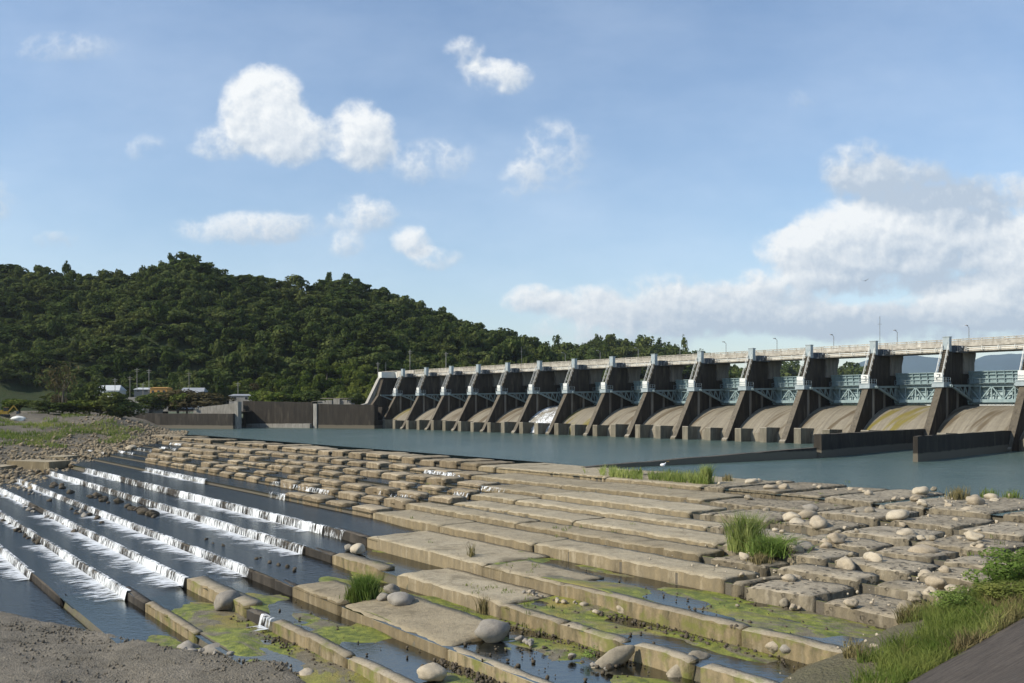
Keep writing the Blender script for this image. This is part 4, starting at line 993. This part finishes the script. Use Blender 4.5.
# ------------------------------------------------------------------ vegetation
def leafquads(C, N, size, jitter=.6):
    n = len(C); N = N+rng.normal(0, jitter, (n, 3)); N /= np.linalg.norm(N, axis=1, keepdims=True)+1e-9
    t1 = np.cross(N, rng.normal(0, 1, (n, 3))); t1 /= np.linalg.norm(t1, axis=1, keepdims=True)+1e-9; t2 = np.cross(N, t1)
    s = size*(.6+.8*rng.random((n, 1))); a = t1*s; b = t2*s*.7
    V = np.stack([C-a, C-b*.9+a*.1, C+a, C+b], 1); return V
def crown_arrays(seed, nq, shape='round', sz=.075):
    r = np.random.default_rng(seed); k = r.integers(9, 15)
    L = []
    for i in range(k):
        th = r.random()*6.28; rad = .30*math.sqrt(r.random()); z = r.uniform(.30, .84) if shape == 'round' else r.uniform(.15, .9)
        rad *= (1.25-abs(z-.5)*1.1); L.append((math.cos(th)*rad, math.sin(th)*rad, z, r.uniform(.13, .24)))
    L.append((0, 0, .6, .27)); L = np.array(L); w = L[:, 3]**2; w /= w.sum(); idx = r.choice(len(L), nq, p=w)
    d = r.normal(0, 1, (nq, 3)); d[:, 2] = d[:, 2]*.9+.25; d /= np.linalg.norm(d, axis=1, keepdims=True)
    rr = L[idx, 3:4]*(.82+.26*r.random((nq, 1))); C = L[idx, :3]+d*rr*np.array([1, 1, .8])
    V = leafquads(C, d, sz, .45); V[..., 2] = np.maximum(V[..., 2], .04)
    return V                                # unit tree, height 1
def crown_mesh(name, seed, nq, m, sz=.075, shape='round', wide=1.):
    V = crown_arrays(seed, nq, shape, sz)*np.array([wide, wide, 1]); V = V.reshape(-1, 3); Fq = np.arange(len(V)).reshape(-1, 4)
    me = npmesh('_', V, Fq, m); me.name = name; return me
def trunk_mesh(lean=.04):
    b = MB(); b.bar((0,0,-.05), (lean,0,.42), .05, n=6)
    for a_ in (0, 2.1, 4.2): b.bar((lean,0,.38), (lean+math.cos(a_)*.2, math.sin(a_)*.2, .62), .022, n=5)
    return b.mesh('trunk', M['wood'])
TR = trunk_mesh()
CM = [crown_mesh('crown', 100+i, 1500, M['leaf'], .045) for i in range(5)]
CMB = [crown_mesh('crown', 120+i, 1700, M['leaf_bright'], .042) for i in range(3)]
CMN = [crown_mesh('crown', 140, 1500, M['leaf_brown'], .04)]
def tree(X, Y, z, h, w, crown, label, group, name='tree'):
    r = empty(name, (X, Y, z), U(0, 6.28), label, 'tree', group); r.scale = (w, w, h)
    link('crown', crown, r); link('trunk', TR, r); return r
# positions on the hills
cand = []
def fill(step, u0, u1, Y0, Y1, test):
    y = Y0
    while y < Y1:
        x = u0*y
        while x < u1*y:
            X = x+U(-.45, .45)*step; Y = y+U(-.45, .45)*step
            if test(X, Y): cand.append((X, Y, step))
            x += step
        y += step*.9
fill(7.2, -.72, .12, 434, 760, lambda X, Y: not (X > -58-(Y-430)*.0 and Y < 446))
fill(10.0, -.1, .40, 760, 1010, lambda X, Y: True)
fill(15.0, .1, .48, 1050, 1290, lambda X, Y: True)
cand = np.array(cand); cz = hill_z(cand[:, 0], cand[:, 1])
# keep those that can be seen from around the camera: height angle test against nearer ground
def visible(X, Y, z, h):
    f = np.linspace(.35, .985, 26); zl = hill_z(X*f, Y*f)+(4.5 if True else 0); need = CAMZ+(z+h*1.0-CAMZ)*f+1.5
    return not np.any((zl > need) & (Y*f > 440))
keep = []
for (X, Y, st), z in zip(cand, cz):
    if z < 7.05 and Y > 520 and not (X < -300): 
        if U(0, 1) < .5: continue
    h = st*1.25*U(.75, 1.35)*(1.35 if U(0,1) < .12 else 1)
    px = 512+F*X/Y
    # clearings round the houses
    if 60 < px < 250 and Y < 452: continue
    if px < 54 and Y < 482: continue
    if px > 740 and z < 12: continue
    if visible(X, Y, z, h): keep.append((X, Y, z, h, st))
keep.sort(key=lambda q: math.hypot(q[0], q[1]))
print('hill trees', len(keep))
NIND = 225
BX = [20, 60, 95, 130, 180, 215, 245, 275, 305, 335, 365, 410, 428, 452, 480]
BL = ['past the left edge', 'above the left grass field', 'above the bare tree', 'above the pale low house', 'above the orange building', 'above the grey-roofed house', 'above the sloping pale wall', 'behind the pale pillar', 'above the middle bank wall', 'above the ruined blocks', 'left of the abutment', 'above the abutment', 'behind the leftmost dam pier', 'behind the second dam bay', 'behind the third dam bay', 'behind the dam bridge']
for (X, Y, z, h, st) in keep[:NIND]:
    px = 512+F*X/Y; br = px > 235 and U(0, 1) < .8
    if br: c = random.choice(CMB); lb = 'bright green bushy tree at the foot of the hill behind the bank walls'; g_ = 'bright green trees at the foot of the hill'
    elif U(0, 1) < .06: c = CMN[0]; lb = 'brownish half-bare tree at the foot of the wooded hill'; g_ = 'brownish trees at the foot of the hill'
    else: c = random.choice(CM); lb = 'dark green tree at the foot of the wooded hill'; g_ = 'dark green trees at the foot of the hill'
    i_ = int(np.searchsorted(BX, px)); q_ = 'lowest' if Y < 450 else 'second-rank' if Y < 462 else 'higher'
    lb = lb.split(' at the foot')[0]+' of the '+q_+' trees, '+BL[i_]; g_ = g_+', '+BL[i_]+', '+q_
    w = st*1.35*U(.85, 1.25)
    tree(X, Y, z-.3, h*1.05, w, c, lb, g_)
arrs = [crown_arrays(200+i, 620, 'round', .062) for i in range(6)]
for nm, lo, hi in (('woodland', NIND, len(keep)),):
    parts = []
    for (X, Y, z, h, st) in keep[lo:hi]:
        A = arrs[random.randrange(6)]; an = U(0, 6.28); ca, sa = math.cos(an), math.sin(an); w = st*1.3*random.choice((.8, 1., 1.2, 1.5, 2.0))
        hh = h*(1.0 if U(0, 1) > .06 else 1.45)
        B = A if Y < 860 else A[::2]
        V = np.stack([(B[..., 0]*ca-B[..., 1]*sa)*w+X, (B[..., 0]*sa+B[..., 1]*ca)*w+Y, B[..., 2]*hh+z-1.0], -1); parts.append(V.reshape(-1, 3))
    V = np.concatenate(parts); o = npmesh(nm, V, np.arange(len(V)).reshape(-1, 4), M['leaf']); struct(o, 'stuff')
# trees and bushes on the near side of the far bank
for (x, yb, w, h, kd, lb) in ((48,414,26,14,0,'low dark bush left of the tall bare tree'), (72,416,34,16,0,'dark rounded tree behind the gravel mound'), (100,417,44,22,1,'wide bright-topped tree behind the gravel mound'),
      (122,418,30,16,0,'dark tree behind the gravel, right of the wide one'), (90,404,24,22,0,'dark tree behind the tall bare tree'), (178,411,34,22,3,'olive tree over the low dark wall'), (160,412,20,16,0,'small dark tree between the white hut and the olive tree'),
      (205,404,44,13,3,'brownish wide tree above the pale sloping wall'), (187,404,26,16,1,'tree just left of the brownish wide one'), (262,401,24,14,1,'bright bush on top of the middle bank wall'), (285,401,34,12,1,'bright wide bush on top of the middle bank wall'),
      (305,402,26,11,0,'dark bush near the right end of the middle bank wall'), (150,399,36,7,0,'long low hedge below the orange building'), (120,399,34,7,0,'low hedge below the white building'), (20,404,26,9,1,'green bush beside the yellow digger'),
      (62,396,30,40,2,'tall sparse tree with pale bare trunks at the left')):
    Yd = {True: 350}.get(x > 140, 330) if x < 235 else 410; 
    X = (x-512)/F*Yd; zb = float(left_z(np.array(X), np.array(float(Yd)))) if x != 62 else 6.5
    if x > 140 and x < 235: Yd = 392; X = (x-512)/F*Yd; zb = 7.0
    if x > 235: zb = 7.5
    ztop = CAMZ+(HOR-(yb-h))*Yd/F; hh = max(ztop-zb, 3.0); ww = w*Yd/F*1.45
    cr = {0: CM[2], 1: CMB[1], 2: crown_mesh('crown', 333, 420, M['leaf_brown'], .03), 3: CMN[0]}[kd]
    r = tree(X, Yd, zb-.3, hh, ww, cr, lb, None)
    if kd == 2:
        b = MB()
        for q in (-.09, .02, .12): b.bar((q*.6,0,0), (q*1.3,0,.7), .012, n=5)
        b.build('bare_trunk', M['wood'], r)
# grass blades helper
def blades(pts, hmin, hmax, w, lean=.45, per=1):
    n = len(pts); P0 = np.array(pts); h = hmin+(hmax-hmin)*rng.random(n)**1.3; a = rng.random(n)*6.28; l = rng.normal(0, lean, (n, 2))*h[:, None]
    dx = np.cos(a)*w*.5; dy = np.sin(a)*w*.5
    B0 = P0+np.stack([dx, dy, -.1+0*h], 1); B1 = P0-np.stack([dx, dy, .1+0*h], 1)
    m_ = P0+np.stack([l[:, 0]*.35, l[:, 1]*.35, h*.6], 1); m0 = m_-np.stack([dx, dy, 0*h], 1)*.8; m1 = m_+np.stack([dx, dy, 0*h], 1)*.8
    T_ = P0+np.stack([l[:, 0], l[:, 1], h], 1); T2 = T_+np.stack([dx, dy, 0*h], 1)*.15
    V = np.stack([B0, B1, m0, m1, T_, T2], 1); F1 = np.array([[0,1,2,3],[3,2,4,5]]); Fa = F1[None]+np.arange(n)[:, None, None]*6
    return V.reshape(-1, 3), Fa.reshape(-1, 4)
pts = []; pts2 = []
while len(pts) < 64000:
    p = U(28, 105); s = U(20.1, SR+1.2); cl = float(fbm(np.array(p*.45), np.array(s*.45), 3)); 
    lim = SR-.3+ (cl-.5)*6 - max(0, (48-p))*.26
    if s > lim: continue
    X, Y = XY(p, s); z = float(bank_z(np.array(p), np.array(s)))
    (pts if cl < .62 else pts2).append((X, Y, z))
V, Fc = blades(pts, .15, .95, .04, .5); struct(npmesh('grass', V, Fc, M['grass']), 'stuff')
V, Fc = blades(pts2, .3, 1.0, .05, .45); struct(npmesh('dry_grass', V, Fc, M['straw']), 'stuff')
def shrub(X, Y, z, w, h, nq, m, lb, grp=None, sz=.05, stems=True):
    r = empty('shrub', (X, Y, z), U(0, 6.28), lb, 'shrub', grp); r.scale = (w, w, h)
    if stems == 'blades':
        q = rng.normal(0, .16, (nq, 2)); V, Fq = blades([(a_, b_, 0.) for a_, b_ in q], .35, 1.0, sz, .30)
    else:
        V = crown_arrays(random.randrange(9999), nq, 'low', sz)*np.array([1.35, 1.35, 1]); V = V.reshape(-1, 3); Fq = np.arange(len(V)).reshape(-1, 4)
    npmesh('leaves', V, Fq, M[m], r)
    b = MB()
    for i in range(6): an = i*1.05; b.bar((0,0,-.05), (math.cos(an)*.3, math.sin(an)*.3, .65), .015, n=4)
    b.build('stem', M['wood'], r); return r
def groundpt(p, s): X, Y = XY(p, s); return X, Y, float(bank_z(np.array(p), np.array(s)))
for (p, s, w, h, m, lb) in ((58, 23.4, 3.0, 2.0, 'bush', 'bushy green shrub in the grass at the right edge'), (54, 24.2, 3.2, 2.0, 'bush', 'dense green shrub left of the one at the right edge'), (62, 25.0, 2.6, 1.6, 'bush', 'higher shrub at the top of the grass slope'), (49, 24.6, 2.2, 1.2, 'bush', 'low shrub in the middle of the grass slope'), (66, 24.4, 2.4, 1.6, 'bush', 'upper small shrub in the grass near the right edge'), (51, 22.5, 2.6, 1.3, 'grass', 'grassy clump beside the paved slope')):
    X, Y, z = groundpt(p, s); shrub(X, Y, z, w, h*1.15, 2600, m, lb, 'shrubs in the right grass', .026)
X, Y, z = at(745, 547); shrub(X, Y, z, 3.2, 2.9, 1000, 'reed', 'tall pale green bush on the slabs right of the middle', None, .022, 'blades')
X, Y, z = at(772, 552); shrub(X, Y, z, 4.2, 1.4, 1000, 'bush', 'wide low bush right of the tall pale one on the slabs', None, .02, 'blades')
X, Y, z = at(366, 598); shrub(X, Y, z, 2.3, 1.9, 1300, 'bush', 'leafy green weed beside the grey boulders', None, .03, 'blades')
X, Y, z = at(545, 655); 
X, Y, z = at(590, 659); shrub(X, Y, z, .9, .7, 200, 'bush', 'tiny weed at the foot of the ochre wall', None, .06)
X, Y, z = at(706, 483); shrub(X, Y, z, 2.0, 2.4, 700, 'reed', 'pale green bush at the right end of the reeds', None, .03, 'blades')
def tuft(name, P, h0, h1, w, m, lb, cat='plant', grp=None, lean=.25):
    c = np.mean(np.array(P), 0); V, Fc = blades([tuple(np.array(q)-c) for q in P], h0, h1, w, lean); o = npmesh(name, V, Fc, M[m]); o.location = c; tag(o, lb, cat, grp); return o
# reeds along the pool edge
P = []
while len(P) < 2600:
    x = U(578, 716); e_ = min(1, (x-576)/40, (718-x)/12)
    if fbm(np.array(x*.11), np.array(3.3), 3) > .25+.45*e_ or U(0, 1) > e_: continue
    y0 = 473.5+(x-586)*.075; X, Y, z = at(x, y0+U(-3.5, 1.5)); P.append((X, Y, z-U(0, 1)*(1-e_)*.8-float(fbm(np.array(X*.6), np.array(1.), 2))*.8))
o = tuft('reeds', P, .4, 1.5, .10, 'reed', '', 'reeds'); 
for kk in ('label', 'category'): del o[kk]
struct(o, 'stuff')
for (x, y, w, h, m, lb, n) in ((958,498,24,.9,'straw','dry olive tuft on the pool edge at the right',300), (988,496,20,.6,'grass','thin green tuft on the pool edge at far right',160), (1012,498,20,.7,'grass','green tuft on the pool edge, rightmost',160), (880,482,0,0,'grass','',0),
      (483,611,10,.8,'straw','dry tuft at the end of the tan sill wall',160), (471,556,7,.8,'straw','tiny dry tuft on the slab beside a puddle',90), (727,480,14,.6,'straw','dry tuft right of the pale green bush by the pool',160), (760,562,26,.5,'straw','dry grass in front of the bushes on the slabs',260),(352,600,18,.9,'grass','grass around the leafy weed',200)):
    if n == 0: continue
    P = []
    for _ in range(n):
        X, Y, z = at(x+rng.normal(0, w/5.), y+rng.normal(0, .7)); P.append((X, Y, z))
    tuft('grass_tuft', P, .2*h, h*1.5, .06, m, lb, 'grass tuft')
# small weeds scattered over slabs
wp = []
for _ in range(700):
    x = U(400, 1000); y = U(480, 640); X, Y, z = at(x, y)
    if fbm(np.array(X*.12), np.array(Y*.12), 2) > .6: wp += [(X+U(-.3,.3), Y+U(-.3,.3), z) for _ in range(8)]
V, Fc = blades(wp, .08, .30, .05, .4); struct(npmesh('weeds', V, Fc, M['grass']), 'stuff')
# left bank grass
P = []
while len(P) < 17000:
    X = U(-235, -95); Y = U(205, 330); px = 512+F*X/Y; p, s = PS(X, Y); z = float(left_z(np.array(X), np.array(Y)))
    py = HOR+(CAMZ-z)*F/Y; n_ = float(fbm(np.array(X/11), np.array(Y/11), 3))
    inA = -60 < px < 62 and 423 < py < 449; inB = 62 < px < 118 and 416 < py < 434
    if (inA and n_ > .47+max(0, px-30)/32*.22+max(0, 428-py)*.03) or (inB and n_ > .5) or (n_ > .60 and s > SL(p)): P.append((X, Y, z))
V, Fc = blades(P, .3, 1.5, .18, .4); struct(npmesh('bank_grass', V, Fc, M['grass']), 'stuff')
# ------------------------------------------------------------------ settlement at the hill foot
def house(x0, x1, yb, yt, D, wallm, roofm, lb, gable=.35, depth=8, wins=3, name='house'):
    Xa, Xb = (x0-512)/F*D, (x1-512)/F*D; zb = 7.0; zt = CAMZ+(HOR-yt)*D/F; zb = min(CAMZ+(HOR-yb)*D/F, zt-2)
    L = Xb-Xa; h = zt-zb; wh = h*(1-gable); r = empty(name, (Xa, D, zb), .0, lb, 'building')
    b = MB(); b.box(0, L, 0, depth, -6, wh); b.build('wall', wallm, r)
    b = MB(); V = [(-.4,-.4,wh+.003),(L+.4,-.4,wh+.003),(L+.4,depth+.4,wh+.003),(-.4,depth+.4,wh+.003),(.8,depth/2,h),(L-.8,depth/2,h)]
    b.add(V, [(0,1,5,4),(2,3,4,5),(1,2,5),(3,0,4),(0,3,2,1)]); b.build('roof', roofm, r)
    for i in range(wins):
        cx = L*(i+.5)/wins; b = MB(); b.box(cx-.6, cx+.6, -.06, -.003, wh*.3, wh*.72); b.build('window', M['glass'], r)
    return r
house(91, 119, 396, 385, 440, M['ivory'], M['roofwhite'], 'pale low house with white roof at the hill foot, leftmost', .5)
house(134, 150, 392.5, 387.5, 442, M['darksteel'], M['roofwhite'], 'small dark shed with a white roof left of the orange building', .4, 6, 2)
house(150, 167, 396, 387, 440, M['orange'], M['orange'], 'orange sheet-clad building at the hill foot', .12, 7, 3)
house(178, 203, 397, 387.5, 445, M['roofgrey'], M['roofgrey'], 'grey-roofed house right of the orange building', .65, 10, 2)
house(181, 189, 380, 376, 500, M['ivory'], M['roofwhite'], 'tiny white house higher among the trees', .4, 6, 1)
house(131, 144, 412, 405.5, 388, M['ivory'], M['roofwhite'], 'small white hut behind the low dark wall', .5, 5, 1)
house(229, 252, 401, 394, 425, M['palewall'], M['roofgrey'], 'pale flat building behind the pale pillar', .25, 8, 2)
tag(wallbox('yard_wall', ((88-512)/F*436, 436), ((168-512)/F*436, 436), 13.8, 13.6, .5, M['palewall'], 4), 'long pale yard wall below the orange building', 'wall')
tag(wallbox('low_parapet', ((144-512)/F*389, 389), ((163-512)/F*389, 389), 8.9, 8.9, .5, M['palewall'], 5), 'short pale parapet right of the small white hut', 'wall')
b = MB(); b.box(-.9,.9,-.9,.9,-1,3.2); b.box(-.35,.35,-.35,.35,3.2,4.6); o = b.build('post', M['palewall']); o.location = ((147.5-512)/F*387, 387, 7.3); tag(o, 'short pale post beside the small white hut', 'post')
# pale ruined blocks above the right bank wall
rb = empty('ruined_building', ((318-512)/F*396, 396, 7), -.25, 'pale broken concrete structure above the right bank wall, beside the abutment', 'building')
b = MB()
for i in range(16): x = U(0, 14); h = U(2.6, 5.6)*(1 if x < 12 else .7); b.box(x, x+U(1.5, 3.5), U(-1, 1), U(2, 6), -2, h)
b.build('wall', M['palewall'], rb); b = MB(); b.box(1, 14, .5, 5.5, 5.61, 5.9); b.box(-2.5, 2, -1.2, 4, 4.3, 4.5); b.build('roof', M['column'], rb)
def upole(x, yb, yt, D, lb, arm=True):
    z0 = CAMZ+(HOR-yb)*D/F; z1 = CAMZ+(HOR-yt)*D/F; b = MB(); b.bar((0,0,-3), (0,0,z1-z0), .32, n=8)
    if arm: b.bar((-1.2,0,z1-z0-.8), (1.2,0,z1-z0-.8), .16); b.bar((-.9,0,z1-z0-1.6), (.9,0,z1-z0-1.6), .14)
    o = b.build('utility_pole', M['palewall']); o.location = ((x-512)/F*D, D, z0); tag(o, lb, 'utility pole', 'poles at the foot of the hill')
for (x, yb, yt, lb) in ((130, 396, 376, 'pale utility pole left of the orange building'), (115, 390, 378, 'short pole behind the pale low house'), (137, 384, 368, 'pole with crossarms among the trees above the shed'), (149, 386, 369, 'thin pole above the orange building'), (189, 396, 372, 'pole at the grey-roofed house'), (238, 400, 382, 'pale pole above the tall wall pillar'), (378, 384, 362, 'pole on the slope left of the dam abutment'), (410, 374, 350, 'lamp pole on the slope above the dam, left one'), (446, 368, 352, 'pole on the slope above the dam, right one'), (143, 392, 383, 'short thin pole beside the orange building')):
    upole(x, yb, yt, 436 if x < 300 else 470, lb)
# yellow digger on the far left bank
dX, dY = (4-512)/F*300, 300; dz = float(left_z(np.array(dX), np.array(float(dY)))); dg = empty('excavator', (dX, dY, dz), .3, 'small yellow excavator on the bank at the left edge', 'excavator')
b = MB(); b.box(-1.6,1.6,-1.3,-.8,0,.7); b.box(-1.6,1.6,.8,1.3,0,.7); b.build('track', M['black'], dg)
b = MB(); b.box(-1.5,1.3,-1.1,1.1,.8,1.7); b.box(-1.4,-.3,-1.1,1.1,1.7,2.1); b.build('body', M['yellow'], dg)
b = MB(); b.box(-.1,1.2,.05,1.05,1.7,3.0); c = b.build('cab', M['glass'], dg); b = MB(); b.box(-.15,1.25,0,1.1,3.0,3.1); b.build('roof', M['yellow'], c)
b = MB(); b.bar((1.2,-.4,1.4), (3.0,-.4,3.6), .38); b.bar((3.0,-.4,3.6), (4.2,-.4,1.8), .28); b.build('boom', M['yellow'], dg)
b = MB(); b.prism([(3.9,1.9),(4.5,1.7),(4.6,.9),(3.8,.8)], -.9, .1); b.build('bucket', M['darksteel'], dg)
# white tarp heap
X, Y = (18-512)/F*292, 292; z = float(left_z(np.array(X), np.array(float(Y)))); bm_ = rock_mesh(77, M['white'], 3, (1.5, .8, .6), .3); o = link('tarp_heap', bm_); o.scale = (3.2, 2.4, 3.0); o.location = (X, Y, z+.7); tag(o, 'white tarpaulin heap on the far bank at the left', 'tarpaulin')
# egret by the pool and bird in the sky
eg = empty('bird', (*at(663, 472)[:2], 1.2), 0, 'small white bird standing by the pool above the reeds', 'bird')
b = bmesh.new(); bmesh.ops.create_icosphere(b, subdivisions=2, radius=.28)
for v_ in b.verts:
    v_.co.x *= 1.5; v_.co.z *= .8
    if v_.co.x > .2: v_.co.z += (v_.co.x-.2)*1.6; v_.co.y *= .45
me = bpy.data.meshes.new('body'); b.to_mesh(me); b.free(); me.materials.append(M['bird']); bo = link('body', me, eg)
b = MB(); b.bar((0,.05,-.9), (0,.05,-.1), .04); b.bar((0,-.05,-.9), (0,-.05,-.1), .04); b.build('leg', M['darksteel'], eg)
b = MB(); b.bar((.5,0,.5), (.85,0,.46), .04); b.build('beak', M['yellow'], eg)
b = MB(); b.add([(-.5,0,0),(0,.06,0),(.5,0,0),(0,-.06,0),(0,0,.07)], [(0,1,4),(1,2,4),(2,3,4),(3,0,4),(0,3,2,1)]); b.add([(-.12,0,.03),(.12,0,.03),(-.1,1.0,.35),(-.1,.95,.36)], [(0,1,2,3)]); b.add([(-.12,0,.03),(.12,0,.03),(-.1,-1.0,.35),(-.1,-.95,.36)], [(0,1,2,3)])
o = b.build('bird', M['black']); D = 180; o.location = ((865-512)/F*D, D, CAMZ+(HOR-281)*D/F); o.rotation_euler = (0,0,.6); tag(o, 'tiny dark bird flying in front of the cloud on the right', 'bird')
# ------------------------------------------------------------------ haze
HAZE = True
if HAZE:
    b = MB(); b.box(-4000, 9500, -400, 12600, -11, 1000); m, k = mat('haze'); vp = k.node('ShaderNodeVolumePrincipled')
    vp.inputs['Color'].default_value = (.80,.90,1,1); vp.inputs['Density'].default_value = 4e-5; vp.inputs['Anisotropy'].default_value = .2
    k.L.new(vp.outputs[0], k.out.inputs['Volume']); o = b.build('haze', m); struct(o, 'stuff')
# flatten out the top-level rules: drop helper zero-user data
for me in list(bpy.data.meshes):
    if me.users == 0: bpy.data.meshes.remove(me)
print('slabs', NB[0], 'objects', len(COL.objects))
